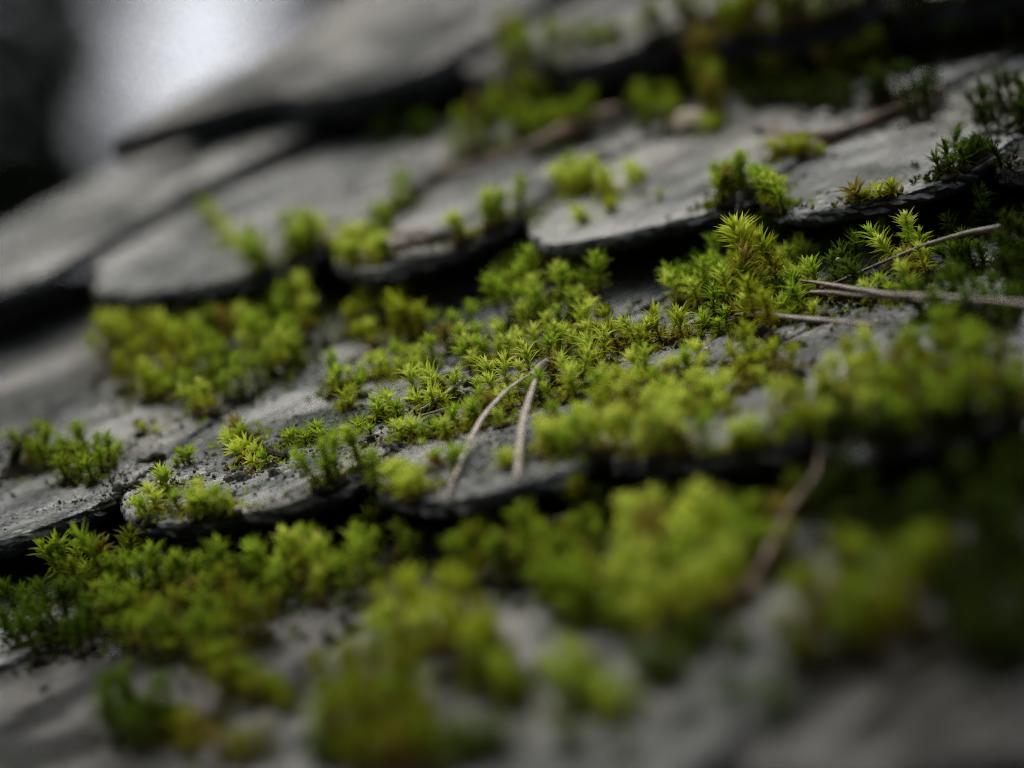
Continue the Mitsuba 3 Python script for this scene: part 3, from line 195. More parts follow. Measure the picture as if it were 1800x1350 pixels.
 ('moss_tuft', 'faint moss tuft on grey slate below the large dark olive cushion', 0, 'd', 0, [(1392,-1053,32),(1458,-1101,43),(1459,-1122,33),(1471,-1107,27),(1451,-1128,41)]),
 ('moss_sprig', 'blurred moss dot in the middle of the grey foreground slate', 0, 'd', 0, [(1559,-1295,41),(1596,-1328,42),(1546,-1289,27)]),
 ('moss_sprig', 'paler blurred moss dot left of the one on the grey foreground slate', 0, 'd', 0, [(1444,-1246,21),(1464,-1275,23)]),
]
THREADS = {
 'pa': [(-8,66,-9),(2,19,-2),(22,-47,3),(44,-120,1),(84,-207,-3),(170,-338,2),(279,-497,9)],
 'pb': [(6,58,-8),(63,-21,-1),(136,-122,4),(226,-243,8),(303,-342,8),(384,-442,10)],
 'ps': [(-2,49,-11),(-28,101,-16),(-59,162,-26)],
 'la': [(183,499,-52),(335,409,-35),(501,323,-25),(594,266,-16),(706,214,-6),(818,186,-9),(993,103,2),(1124,32,11)],
 'lb': [(321,399,-44),(419,360,-40),(516,314,-32),(597,273,-25),(693,226,-19)],
 'sh': [(190,352,-52),(261,324,-43),(363,275,-37),(441,251,-39),(558,195,-30),(658,145,-22)],
 'st': [(280,452,-65),(319,452,-55),(381,474,-45),(432,506,-39),(481,541,-37),(547,551,-32),(626,544,-25)],
 'tw': [(-457,1276,-36),(-385,1233,-31),(-304,1192,-26),(-258,1212,-39),(-233,1262,-51),(-226,1339,-58),(-220,1416,-68),(-196,1489,-76)],
 'rt': [(-1383,1376,-62),(-1320,1367,-57),(-1218,1344,-43),(-1167,1374,-40),(-1139,1430,-43),(-1142,1519,-52),(-1135,1598,-58),(-1085,1611,-57)],
 'rot': [(-1392,1401,-67),(-1368,1338,-64),(-1343,1276,-62),(-1313,1199,-56),(-1257,1098,-44),(-1244,1012,-33)],
 'fork': [(-1391,1397,-63),(-1438,1462,-55),(-1476,1529,-49),(-1493,1581,-38)],
 'stalk': [(888,-288,-14),(950,-395,-18),(995,-484,-24),(998,-536,-33),(1022,-610,-41),(1078,-724,-44),(1097,-810,-50)],
 'dark': [(1743,-1347,-9),(1732,-1280,-15),(1718,-1188,-24),(1692,-1078,-36),(1671,-993,-44)],
 'green': [(-228,-3,-29),(-212,22,-26),(-215,64,-26),(-222,108,-26)],
 'gold': [(-196,-28,-27),(-189,-1,-33),(-167,14,-34)],
 'wither': [(407,-621,-80),(404,-571,-75),(408,-521,-71),(428,-461,-61),(478,-458,-51)],
 'lstem': [(-1115,-117,-23),(-1114,-102,-5),(-1095,-97,15),(-1096,-71,27)],
 'lstem2': [(-1100,-60,-29),(-1128,-37,-12),(-1126,-35,8)],
 'lying': [(-689,20,-21),(-612,-27,-21),(-517,-92,-19),(-430,-150,-18),(-367,-182,-17)],
}
SPOTS = {'bark': (-796, 699, 22), 'bark2': (-759, 747, 11), 'bark0': (-931, 766, 16), 'chip': (-809, 1483, -67), 'white': (-1130, -43, -21), 'leafa': (946, -586, -64), 'leafb': (1083, -790, -57), 'capsule': (283, 530, -43), 'tip0': (-17, 668, 14), 'tip1': (-25, 693, 46), 'crumb': (-762, -106, -25), 'clodA': (-672, -327, -15), 'clodB': (-685, -286, -26), 'clodC': (-673, -249, -17), 'rim': (-519, -417, 0), 'crumb2': (-1115, -102, -25)}
LICHEN = [(-553, -19), (-612, 86), (-573, 110), (-537, 131), (-446, 107), (-343, 23), (-353, -22), (-378, -53), (-458, -54)]
# ------------------------------------------------------------------ materials
def roof(p):
    """world -> roof coordinates in millimetres"""
    return p.x * 1000, (p.y * CP + p.z * SP) * 1000, (p.z * CP - p.y * SP) * 1000

def slate_color(p, n, uv, tone=1.0):
    u, s, h = roof(p)
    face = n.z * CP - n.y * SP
    big = mikit.fbm(u / 34 + 5, s / 46, 1.0, 3)
    mid = mikit.fbm(u / 7 + 3, s / 12, 4.0, 4)
    fine = mikit.fbm(u / 0.9, s / 0.9, h / 0.9, 3)
    streak = mikit.fbm((u + 0.15 * s) / 2.2, s / 26, 7.0, 3)
    c = mikit.mix((0.040, 0.044, 0.044), (0.105, 0.110, 0.106), mikit.smoothstep(0.25, 0.75, 0.5 * mid + 0.5 * streak))
    c = mikit.mix(c, (0.060, 0.058, 0.050), 0.7 * mikit.smoothstep(0.52, 0.72, big))
    c = mikit.mix(c, (0.030, 0.036, 0.021), 0.6 * mikit.smoothstep(0.56, 0.76, mikit.fbm(u / 16 - 9, s / 16, 2.0, 4)))
    c = mikit.mix(c, (0.125, 0.128, 0.124), 0.6 * mikit.smoothstep(0.62, 0.74, mikit.fbm(u / 3.1, s / 3.1, 9.0, 4)))
    lay = mikit.fbm(u / 11 + 30, s / 19, 5.0, 4) * 9
    rim = mikit.smoothstep(0.16, 0.0, dr.abs(lay - dr.floor(lay) - 0.5))
    c = mikit.mix(c, (0.020, 0.021, 0.020), 0.45 * rim)
    d3, d4, r3 = mikit.voronoi(u / 4.3 + 0.4 * mid, s / 4.3 + 0.4 * fine)
    c = mikit.mix(c, (0.20, 0.215, 0.185), mikit.smoothstep(0.34, 0.22, d3 + 0.25 * fine) * dr.select(r3 > 0.80, 0.8, 0.0))
    c = c * (0.45 + 1.1 * fine)
    d, d2, r = mikit.voronoi(u / 1.7, s / 1.7)
    c = mikit.mix(c, (0.012, 0.013, 0.009), mikit.smoothstep(0.30, 0.12, d) * dr.select(r > 0.72, 0.85, 0.0))
    c = c * tone
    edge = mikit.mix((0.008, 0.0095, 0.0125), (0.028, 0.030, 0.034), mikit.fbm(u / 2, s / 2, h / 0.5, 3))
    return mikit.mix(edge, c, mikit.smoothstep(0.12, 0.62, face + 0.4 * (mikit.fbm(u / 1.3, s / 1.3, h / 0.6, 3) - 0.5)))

def slate_relief(p, n, uv):
    u, s, h = roof(p)
    d, d2, r = mikit.voronoi(u / 0.62, s / 0.62)
    grit = mikit.smoothstep(0.42, 0.05, d) * dr.select(r > 0.45, r, 0.0)
    return 0.55 * grit * mikit.smoothstep(0.4, 0.62, mikit.fbm(u / 14, s / 14, 3.0, 2)) + 0.5 * mikit.fbm(u / 0.55, s / 0.8, h / 0.5, 3) + 0.5 * mikit.fbm(u / 2.2, s / 3.4, h, 2)

def rough(color, roughness=0.7, specular=0.4):
    return {"type": "twosided", "bsdf": {"type": "principled", "base_color": color if isinstance(color, dict) else {"type": "rgb", "value": list(color)}, "roughness": roughness, "specular": specular}}

def two_tone(a, b, size, octaves=3, along=1.0):
    return mikit.proc(lambda p, n, uv: mikit.mix(a, b, mikit.smoothstep(0.25, 0.75, mikit.fbm(*[v / size for v in (p.x * 1000, p.y * 1000, p.z * 1000)], octaves))))

relief = mikit.proc(slate_relief, eps=6e-5)
def dampness(p, n, uv):
    u, s, h = roof(p)
    return 0.40 + 0.5 * mikit.smoothstep(0.38, 0.62, mikit.fbm(u / 13 + 40, s / 21, 6.0, 4))
damp = mikit.proc(dampness)
for nm, tone in (("slate_grey", 1.8), ("slate_pale", 2.1), ("slate_dusky", 0.95), ("slate_dark", 0.28)):  # dusky and dark copies paint lens vignette into the slate colour
    scene[nm] = {"type": "bumpmap", "arbitrary": relief, "scale": 0.00075,
                 "bsdf": {"type": "principled", "base_color": mikit.proc(lambda p, n, uv, t=tone: slate_color(p, n, uv, t)), "roughness": damp, "specular": 0.22 * min(1.0, tone + 0.25)}}
VC = {"type": "mesh_attribute", "name": "vertex_color"}
scene["moss_leaf"] = {"type": "principledthin", "base_color": VC, "diff_trans": 0.9, "roughness": 0.33, "eta": 1.5, "spec_trans": 0.0}
scene["moss_stem"] = rough(VC, 0.7, 0.3)
scene["humus"] = rough(two_tone((0.008, 0.008, 0.004), (0.030, 0.026, 0.012), 0.9), 0.9, 0.15)
scene["needle_tan"] = rough(two_tone((0.055, 0.035, 0.02), (0.25, 0.20, 0.145), 0.9, 4), 0.45, 0.5)
scene["needle_brown"] = rough(two_tone((0.020, 0.011, 0.007), (0.125, 0.085, 0.055), 1.1, 4), 0.5, 0.5)
scene["twig_red"] = rough(two_tone((0.075, 0.048, 0.033), (0.27, 0.185, 0.13), 2.2, 4), 0.7, 0.3)
scene["blackened"] = rough((0.012, 0.011, 0.010), 0.7, 0.4)
scene["needle_green"] = rough(two_tone((0.110, 0.121, 0.044), (0.198, 0.198, 0.094), 1.5), 0.5, 0.5)
scene["bark_pale"] = rough(two_tone((0.132, 0.105, 0.088), (0.303, 0.259, 0.237), 1.2), 0.8, 0.3)
scene["chip_cream"] = rough(two_tone((0.36, 0.30, 0.19), (0.60, 0.53, 0.41), 1.2), 0.6, 0.4)
scene["chip_white"] = rough(two_tone((0.193, 0.198, 0.198), (0.413, 0.413, 0.407), 0.5), 0.6, 0.4)
scene["lichen"] = rough(two_tone((0.010, 0.016, 0.011), (0.135, 0.155, 0.115), 0.5, 2), 0.85, 0.3)
scene["grit_stone"] = rough(two_tone((0.028, 0.028, 0.023), (0.143, 0.138, 0.121), 0.5, 2), 0.8, 0.3)
scene["boards"] = rough(two_tone((0.03, 0.022, 0.015), (0.09, 0.065, 0.045), 12), 0.85, 0.2)
scene["leaf_dead"] = rough(two_tone((0.165, 0.094, 0.033), (0.275, 0.187, 0.094), 1.3), 0.7, 0.3)
scene["capsule"] = rough((0.165, 0.165, 0.055), 0.35, 0.5)
scene["bark"] = rough(two_tone((0.03, 0.025, 0.02), (0.08, 0.065, 0.05), 60), 0.9, 0.2)
scene["needles_tree"] = {"type": "principledthin", "base_color": {"type": "rgb", "value": [0.008, 0.013, 0.008]}, "diff_trans": 0.1, "roughness": 0.6, "eta": 1.4, "spec_trans": 0.0}
scene["meadow"] = rough(two_tone((0.03, 0.045, 0.015), (0.07, 0.085, 0.03), 400), 0.9, 0.1)

def add(key, mesh, bsdf, smooth=False, color=None, place=TO_WORLD, label=None, category=None, group=None, kind=None):
    if isinstance(color, str): mesh, color = mesh[:2], mesh[2]
    scene[key] = mikit.ply(mesh, bsdf, smooth, color=color, to_world=place)
    tag(key, label, category, group, kind)
    return key

def tag(key, label=None, category=None, group=None, kind=None):
    d = {k: v for k, v in (("label", label), ("category", category), ("group", group), ("kind", kind)) if v}
    if d: labels[key] = d

used = {}
def numbered(name):
    n = used[name] = used.get(name, -1) + 1
    return name if n == 0 else f"{name}_{n:03d}"

rng = np.random.default_rng(11)

# ------------------------------------------------------------------ the setting: ground, trees behind the roof edge
g = trimesh.creation.box((600, 600, 0.2)); g.apply_translation((0, 0, -3.9))
add("ground", g, "meadow", place=T4(), kind="structure")

def tree(base, height, radius, seed, label, group=None):
    r = np.random.default_rng(seed)
    key = numbered("spruce_tree")
    tag(key, label, "tree", group)
    zs = np.linspace(0, 1, 9)
    lean = np.cumsum(r.normal(0, 0.03, (9, 2)), axis=0)
    rings, n = [], 10
    for z, l in zip(zs, lean):
        a = np.arange(n) / n * 2 * np.pi
        q = 0.24 * (1 - z) + 0.02
        rings.append(np.c_[l[0] + q * np.cos(a), l[1] + q * np.sin(a), np.full(n, z * height)])
    f = [[i * n + j, i * n + (j + 1) % n, (i + 1) * n + (j + 1) % n, (i + 1) * n + j] for i in range(8) for j in range(n)]
    add(key + "__trunk", (np.vstack(rings) + base, f), "bark", True, place=T4())
    V, F = [], []
    limbs_v, limbs_f = [], []
    at = lat = 0
    for k in range(300):
        z = 0.10 + 0.9 * (k / 300) ** 0.9
        a = k * 2.399 + r.normal(0, 0.2)
        L = radius * (1 - z) ** 0.75 * r.uniform(0.8, 1.1) + 0.15
        d = np.array([math.cos(a), math.sin(a), -0.25 + 0.5 * z])
        o = np.array([0, 0, z * height])
        tip = o + d * L
        side = np.cross(d, [0, 0, 1]); side /= np.linalg.norm(side)
        w = 0.05 * (1 - z) + 0.012
        limbs_v += [o + side * w, o - side * w, o + [0, 0, w], tip]
        limbs_f += [[lat, lat + 1, lat + 3], [lat + 1, lat + 2, lat + 3], [lat + 2, lat, lat + 3]]; lat += 4
        m = int(130 * L / radius) + 25
        for _ in range(m):
            t = r.uniform(0.12, 1.0)
            c = o + d * L * t + side * r.normal(0, 0.16) * L * (1.15 - t) + np.array([0, 0, r.normal(-0.05, 0.07)])
            s = r.uniform(0.10, 0.22)
            x = d * r.uniform(0.5, 1) + side * r.normal(0, 0.7) + np.array([0, 0, r.normal(-0.25, 0.25)]); x *= s / np.linalg.norm(x)
            y = np.cross(x, r.normal(size=3)); y *= 0.4 * s / np.linalg.norm(y)
            V += [c - x, c + y, c + x, c - y]
            F += [[at, at + 1, at + 2], [at, at + 2, at + 3]]; at += 4
    add(key + "__limbs", (np.array(limbs_v) + base, limbs_f), "bark", place=T4())
    add(key + "__crown", (np.array(V) + base, F), "needles_tree", place=T4())

tree(np.array([-10.98, 7.21, -3.8]), 14.0, 4.0, 113, "dark blurred conifer filling the top left corner beyond the roof edge")
tree(np.array([-13.72, 9.39, -3.8]), 15.0, 4.2, 227, "farther conifer showing darkly through gaps in the top left conifer")
tree(np.array([-12.39, 13.96, -3.8]), 14.0, 2.4, 325, "blurred conifer right of the bright gap of sky, behind the top slates")

for i, (x, y, hgt, rad) in enumerate(((4.6, -7.4, 13, 3.2), (8.6, -4.0, 14, 3.4), (0.2, -8.8, 13, 3.2), (7.5, 1.5, 14, 3.2), (-5.0, -7.5, 12, 3.0))):  # added out-of-view trees that keep sky light off the slate undersides
    tree(np.array([x, y, -3.8]), hgt, rad, 20 + i, "conifer added unseen behind the camera to darken the slate undersides", "conifers added behind the camera")

# ------------------------------------------------------------------ the slate roof
def chaikin(p, times=2):
    for _ in range(times):
        q = np.empty((2 * len(p) - 2, 2))
        q[0::2] = 0.75 * p[:-1] + 0.25 * p[1:]
        q[1::2] = 0.25 * p[:-1] + 0.75 * p[1:]
        p = np.vstack([p[:1], q, p[-1:]])
    return p

SL = []
for c, k, m, uc, sc, n, tone, poly in SLATES:
    q = np.array(poly) / 1e4
    q = np.vstack([chaikin(q[:n]), q[n:]])
    SL.append(dict(c=c, k=k, m=m, tone=tone, uc=uc / 1e4, sc=sc / 1e4, poly=Polygon(q)))

def plane(s, u, v): return -(v - s["sc"]) * s["m"] + (u - s["uc"]) * s["k"]

def wobble(u, v, seed):
    p = np.c_[u * 1000, v * 1000, np.full(len(u), seed * 7.7)]
    lay = meshkit.fbm(p / [9, 16, 1], 4, seed + 90) * 9
    step = np.floor(lay) + np.clip((lay - np.floor(lay) - 0.35) / 0.3, 0, 1)
    return step * 0.00004 - 0.0002 + (meshkit.fbm(p / [22, 30, 1], 3, seed) - 0.5) * 0.0008 + (meshkit.fbm(p / [3.2, 4.5, 1], 3, seed + 50) - 0.5) * 0.00036

def slate_mesh(s, seed):
    r = np.random.default_rng(seed)
    ring = np.array(s["poly"].exterior.coords)[:-1]
    if s["poly"].exterior.is_ccw is False: ring = ring[::-1]
    closed = np.vstack([ring, ring[:1]])
    L = np.r_[0, np.cumsum(np.linalg.norm(np.diff(closed, axis=0), axis=1))]
    m = int(L[-1] / 0.0011)
    t = np.arange(m) / m * L[-1]
    o = np.c_[np.interp(t, L, closed[:, 0]), np.interp(t, L, closed[:, 1])]
    tang = np.roll(o, -2, 0) - np.roll(o, 2, 0); tang /= np.linalg.norm(tang, axis=1, keepdims=True)
    out = np.c_[tang[:, 1], -tang[:, 0]]
    nz = lambda a, b, sd: meshkit.fbm(np.c_[t * 1000 / a, np.full(m, b), np.full(m, seed * 3.1)], 3, sd) - 0.5
    o = o + out * (0.0014 * nz(7, 1, seed) + 0.0008 * nz(1.7, 2, seed + 1) - 0.0018 * np.clip(nz(3.3, 3, seed + 2) - 0.13, 0, 1))[:, None]
    ins = o - out * 0.00038
    fine = 0.0008 if s["c"] == 1 else 0.0011
    u0, v0, u1, v1 = s["poly"].bounds
    vis = s["sc"] + EXPOSED * 1.12
    gu, gv = np.meshgrid(np.arange(u0, u1, fine), np.arange(v0, min(v1, vis), fine))
    hu, hv = np.meshgrid(np.arange(u0, u1, 0.006), np.arange(min(v1, vis) + 0.003, v1, 0.006))
    P = np.c_[np.r_[gu.ravel(), hu.ravel()], np.r_[gv.ravel(), hv.ravel()]]
    P = P + r.uniform(-0.2, 0.2, P.shape) * fine
    inner = Polygon(ins).buffer(0)
    P = P[contains_xy(inner.buffer(-0.0005), P[:, 0], P[:, 1])]
    top = np.vstack([ins, P])
    tri = Delaunay(top).simplices
    cen = top[tri].mean(1)
    tri = tri[contains_xy(inner, cen[:, 0], cen[:, 1])]
    a, b, c = (top[tri[:, i]] for i in range(3))
    area = (b[:, 0] - a[:, 0]) * (c[:, 1] - a[:, 1]) - (b[:, 1] - a[:, 1]) * (c[:, 0] - a[:, 0])
    tri = np.where((area < 0)[:, None], tri[:, ::-1], tri)
    zt = plane(s, top[:, 0], top[:, 1]) + wobble(top[:, 0], top[:, 1], seed)
    V = [np.c_[top, zt]]
    count, prev = len(top), np.arange(m)
    F = [tri]
    zo = plane(s, o[:, 0], o[:, 1]) + wobble(o[:, 0], o[:, 1], seed)
    th = THICK * (1.9 if s["c"] == 3 else 1.0) * (0.92 + 0.5 * nz(9, 5, seed + 4))
    for d, (depth, grow) in enumerate([(0.07, 0.0), (0.25, 0.0002), (0.45, 0.0003), (0.7, 0.0003), (1.0, -0.0005)]):
        q = o + out * (grow + 0.0019 * nz(2.2, 10 + d, seed + 9 + d) * (d > 0))[:, None]
        V.append(np.c_[q, zo - th * depth])
        cur = count + np.arange(m); count += m
        nxt = np.roll(np.arange(m), -1)
        F.append(np.c_[prev, cur, cur[nxt]]); F.append(np.c_[prev, cur[nxt], prev[nxt]])
        prev = cur
    low = V[-1][:, :2]
    bt = Delaunay(low).simplices
    cen = low[bt].mean(1)
    bt = bt[contains_xy(Polygon(low).buffer(0), cen[:, 0], cen[:, 1])]
    a, b, c = (low[bt[:, i]] for i in range(3))
    area = (b[:, 0] - a[:, 0]) * (c[:, 1] - a[:, 1]) - (b[:, 1] - a[:, 1]) * (c[:, 0] - a[:, 0])
    bt = np.where((area > 0)[:, None], bt[:, ::-1], bt)
    F.append(bt + prev[0])
    return np.vstack(V), np.vstack(F)

tag("slate_roof", "steep roof of overlapping grey slates with rounded ends, patched with moss", "roof")
for i, s in enumerate(SL):
    s["seed"] = i + 1
    add("slate_roof__slate" + (f"_{i:03d}" if i else ""), slate_mesh(s, i + 1), "slate_" + s["tone"], 30)

def boards():
    out = []
    for j in range(7):
        b = trimesh.creation.box((0.62, 0.098, 0.012)); b.apply_translation((0.055, -0.28 + j * 0.1, -0.030)); out.append(b)
    return out
for j, b in enumerate(boards()):
    add("slate_roof__board" + (f"_{j:03d}" if j else ""), b, "boards")

def height(u, v, cmax=9, exact=True):
    """height and the slate on top at a roof position"""
    z, top = -0.02, None
    for s in SL:
        if s["c"] <= cmax and s["poly"].bounds[0] <= u <= s["poly"].bounds[2] and contains_xy(s["poly"], u, v):
            h = plane(s, u, v)
            if h > z: z, top = h, s
    if exact and top is not None: z += float(wobble(np.array([u]), np.array([v]), top["seed"])[0])
    return z, top

# ------------------------------------------------------------------ moss
TONES = {  # young leaf, middle leaf, old leaf, stem
    "g": ((0.349, 0.499, 0.044), (0.273, 0.383, 0.024), (0.164, 0.184, 0.022), (0.083, 0.053, 0.022)),
    "y": ((0.583, 0.720, 0.112), (0.513, 0.634, 0.046), (0.367, 0.302, 0.029), (0.132, 0.066, 0.022)),
    "o": ((0.404, 0.469, 0.034), (0.304, 0.339, 0.019), (0.280, 0.193, 0.019), (0.126, 0.058, 0.019)),
    "u": ((0.225, 0.254, 0.020), (0.177, 0.193, 0.012), (0.160, 0.111, 0.013), (0.075, 0.037, 0.014)),  # olive darkened in the colour to stand in for edge vignette
    "h": ((0.264, 0.378, 0.030), (0.197, 0.282, 0.018), (0.128, 0.138, 0.016), (0.062, 0.040, 0.016)),  # dimmed copy of g, with vignette falloff painted into the leaves
    "b": ((0.28, 0.23, 0.045), (0.20, 0.145, 0.028), (0.14, 0.075, 0.022), (0.06, 0.032, 0.014)),
    "n": ((0.036, 0.058, 0.008), (0.028, 0.045, 0.006), (0.030, 0.028, 0.006), (0.02, 0.014, 0.008)),  # near-black shade painted as leaf colour on border and corner moss
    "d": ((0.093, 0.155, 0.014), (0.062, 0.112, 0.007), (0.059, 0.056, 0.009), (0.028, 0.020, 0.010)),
}

def frame(d):
    d = d / np.linalg.norm(d)
    a = np.cross(d, [0.3, 0.9, 0.2] if abs(d[2]) > 0.9 else [0, 0, 1.0]); a /= np.linalg.norm(a)
    return d, a, np.cross(d, a)

def leaf(root, axis, radial, length, width, open0, open1, col, tipcol, V, F, C):
    """a pointed, keeled moss leaf that leaves the stem at angle open0 and curls to open1"""
    side = np.cross(axis, radial)
    p, n0 = np.array(root, float), len(V)
    ts = (0.0, 0.3, 0.62, 1.0)
    for i, t in enumerate(ts):
        a = open0 + (open1 - open0) * t
        d = axis * math.cos(a) + radial * math.sin(a)
        up = axis * math.sin(a) - radial * math.cos(a)
        if i: p = p + d * length * (ts[i] - ts[i - 1])
        c = np.array(col) * (1 - t) + np.array(tipcol) * t
        w = width * (0.75, 1.0, 0.68, 0)[i] * 0.5
        if i < 3:
            V += [p - side * w + up * w * 0.55, p, p + side * w + up * w * 0.55]; C += [c, c * 0.9, c]
        else:
            V += [p]; C += [c]
    for i in range(2):
        a = n0 + 3 * i
        F += [[a, a + 1, a + 4], [a, a + 4, a + 3], [a + 1, a + 2, a + 5], [a + 1, a + 5, a + 4]]
    a = n0 + 6
    F += [[a, a + 1, a + 3], [a + 1, a + 2, a + 3]]

def shoot(h, tone, seed):
    """leaves and stem of one moss shoot h metres tall, standing along +z at the origin"""
    r = np.random.default_rng(seed)
    young, middle, old, stemc = (np.array(c) for c in TONES[tone])
    k = np.linspace(0, 1, 6)
    bend = r.normal(0, 0.10, 2) * h
    curve = np.c_[bend[0] * k ** 2 + 0.02 * h * np.sin(6 * k + r.uniform(0, 6)) * k, bend[1] * k ** 2, h * k * 0.86]
    sv, sf, sc = [], [], []
    for i, p in enumerate(curve):
        q = 0.00026 * (1 - 0.5 * k[i])
        for a in (0, 2.094, 4.189):
            sv.append(p + [q * math.cos(a), q * math.sin(a), 0]); sc.append(stemc * (0.7 + 0.5 * k[i]))
    for i in range(5):
        for j in range(3):
            a, b = 3 * i + j, 3 * i + (j + 1) % 3
            sf += [[a, b, b + 3], [a, b + 3, a + 3]]
    V, F, C = [], [], []
    n = int(21 + 3.4 * min(h, 0.011) * 1000 + r.integers(0, 5))
    low = max(0.18, 1 - 0.0058 / h)
    for i in range(n):
        f = i / (n - 1)
        t = low + (1 - low) * f ** 0.8
        p = np.array([np.interp(t, k, curve[:, j]) for j in range(3)])
        dirn = np.array([np.interp(min(t + .05, 1), k, curve[:, j]) - np.interp(t - .1, k, curve[:, j]) for j in range(3)])
        axis, a0, b0 = frame(dirn)
        ang = i * 2.39996 + r.normal(0, 0.25)
        radial = a0 * math.cos(ang) + b0 * math.sin(ang)
        if f > 0.86: L, o0, o1 = r.uniform(0.0017, 0.0025), r.uniform(0.1, 0.3), r.uniform(0.2, 0.5)
        elif f > 0.35: L, o0, o1 = r.uniform(0.0024, 0.0037), r.uniform(0.3, 0.7), r.uniform(0.6, 1.4)
        else: L, o0, o1 = r.uniform(0.0020, 0.0030), r.uniform(0.7, 1.1), r.uniform(1.3, 2.1)
        mixn = np.clip(f * 1.25 + r.normal(0, 0.08), 0, 1)
        c = old * (1 - min(1, mixn * 2)) + middle * min(1, mixn * 2) if mixn < 0.5 else middle * (2 - 2 * mixn) + young * (2 * mixn - 1)
        c = c * r.uniform(0.8, 1.15)
        leaf(p, axis, radial, L, r.uniform(0.00044, 0.00066), o0, o1, c * 0.85, np.minimum(c * 1.2, 0.75), V, F, C)
    return (np.array(V), F, np.array(C)), (np.array(sv), sf, np.array(sc))

CLASSES = (1.5, 2.5, 3.5, 5.0, 6.5, 8.0, 10.0)
library = {}
def from_library(h, tone, j):
    c = min(CLASSES, key=lambda x: abs(math.log(x / h)))
    key = (c, tone, j)
    if key not in library:
        (lv, lf, lc), (sv, sf, sc) = shoot(c / 1000, tone, hash_of(c, tone, j))
        at = len(lv)
        whole = mikit.ply((np.vstack([lv, sv]), np.vstack([lf, np.array(sf) + at])), "moss_leaf", True, color=np.vstack([lc, sc]))
        library[key] = (mikit.ply((lv, lf), "moss_leaf", True, color=lc), mikit.ply((sv, sf), "moss_stem", True, color=sc), whole)
    return c, library[key]
def hash_of(c, tone, j): return int(c * 10) * 1000 + "gyodnuhb".index(tone) * 100 + j

def matrix(pos, axis, spin, scale):
    z, a, b = frame(axis)
    x = a * math.cos(spin) + b * math.sin(spin)
    m = np.eye(4)
    m[:3, :3] = ROT @ np.c_[x, np.cross(z, x), z] * scale
    m[:3, 3] = W(pos)
    return T4(m.tolist())

def mound(pts, hs, seed):
    """the dark mat of dead stems and humus that a cushion grows from"""
    V, F, at = [], [], 0
    r = np.random.default_rng(seed)
    ico = trimesh.creation.icosphere(1)
    for p, h in zip(pts, hs):
        s = np.array([0.0016, 0.0016, 0.16 * h]) * r.uniform(0.75, 1.2, 3)
        v = ico.vertices * (0.75 + 0.5 * meshkit.noise(ico.vertices * 2.3 + r.uniform(0, 50, 3)))[:, None] * s + p
        V.append(v); F.append(ico.faces + at); at += len(v)
    return np.vstack(V), np.vstack(F)

def fringe(pts, c, tone, seed):
    """short young and dead shoots, a millimetre high, around the feet of the tall ones"""
    r = np.random.default_rng(seed)
    V, F, C = [], [], []
    for u, v in pts:
        for _ in range(9):
            a, q = r.uniform(0, 6.28), abs(r.normal(0, 0.0036)) + 0.0006
            x, y = u + math.cos(a) * q, v + math.sin(a) * q
            z, top = height(x, y, c, False)
            if top is None: continue
            bc = np.array(TONES[tone][int(r.integers(0, 4))]) * r.uniform(0.3, 0.8)
            for j in range(6):
                g = j * 1.1 + r.uniform(0, .7)
                d = np.array([math.cos(g), math.sin(g), r.uniform(0.3, 1.8)]); d *= r.uniform(0.0007, 0.0017) / np.linalg.norm(d)
                w = np.array([-math.sin(g), math.cos(g), 0.2]) * r.uniform(0.00016, 0.0003)
                p, n0 = np.array([x, y, z - 0.0001]), len(V)
                V += [p, p + d * 0.5 + w, p + d, p + d * 0.5 - w]; C += [bc * 0.5, bc, bc * 1.1, bc]
                F += [[n0, n0 + 1, n0 + 2], [n0, n0 + 2, n0 + 3]]
    return np.array(V), F, np.array(C)

NOTABLE = {}
for name, label, c, tone, focus, shoots in MOSS:
    key = numbered(name)
    tag(key, label, "moss")
    r = np.random.default_rng(len(label) * 131 + len(shoots))
    P = np.array([(u / 1e4, v / 1e4) for u, v, _ in shoots])
    Z = np.array([height(u, v, c)[0] for u, v in P])
    Hs = np.array([h / 1e4 for _, _, h in shoots])
    mid = P.mean(0)
    spread = max(0.002, np.linalg.norm(P - mid, axis=1).max())
    if len(P) >= 6:
        add(key + "__humus", mound(np.c_[P, Z], Hs, len(label)), "humus", True, kind="stuff")
    NOTABLE[label] = key
    if len(P) >= 4:
        add(key + "__fringe", fringe(P, c, tone, len(label) + 7 * len(P)), "moss_leaf", True, color="own", kind="stuff")
    count = 0
    for (u, v), z, h in zip(P, Z, Hs):
        lean = np.r_[(P[0] * 0 + [u, v] - mid) / spread * (0.28 if len(P) > 4 else 0.1), 0] + np.r_[r.normal(0, 0.13, 2), 0]
        if "lying on its side" in label: lean = lean + [-0.9, 0.35, 0]; h *= 1.25
        tn = tone if r.random() < 0.70 else 'b' if tone not in 'dn' and r.random() < 0.09 else {"g": "y", "y": "g", "o": "y", "d": "d", "n": "n", "u": "h", "h": "u"}[tone]
        cl, (leaves, stem, whole) = from_library(h * 1000, tn, int(r.integers(0, 7)))
        m = matrix((u, v, z - 0.0002), UP + lean, r.uniform(0, 6.28), h * 1000 / cl * (r.uniform(0.72, 1.08) if focus else r.uniform(0.8, 1.15)))
        sk = key + "__shoot" + (f"_{count:03d}" if count else "")
        count += 1
        if focus:
            scene[sk] = {**leaves, "to_world": m}
            scene[sk + "__stem"] = {**stem, "to_world": m}
        else:
            scene[sk] = {**whole, "to_world": m}

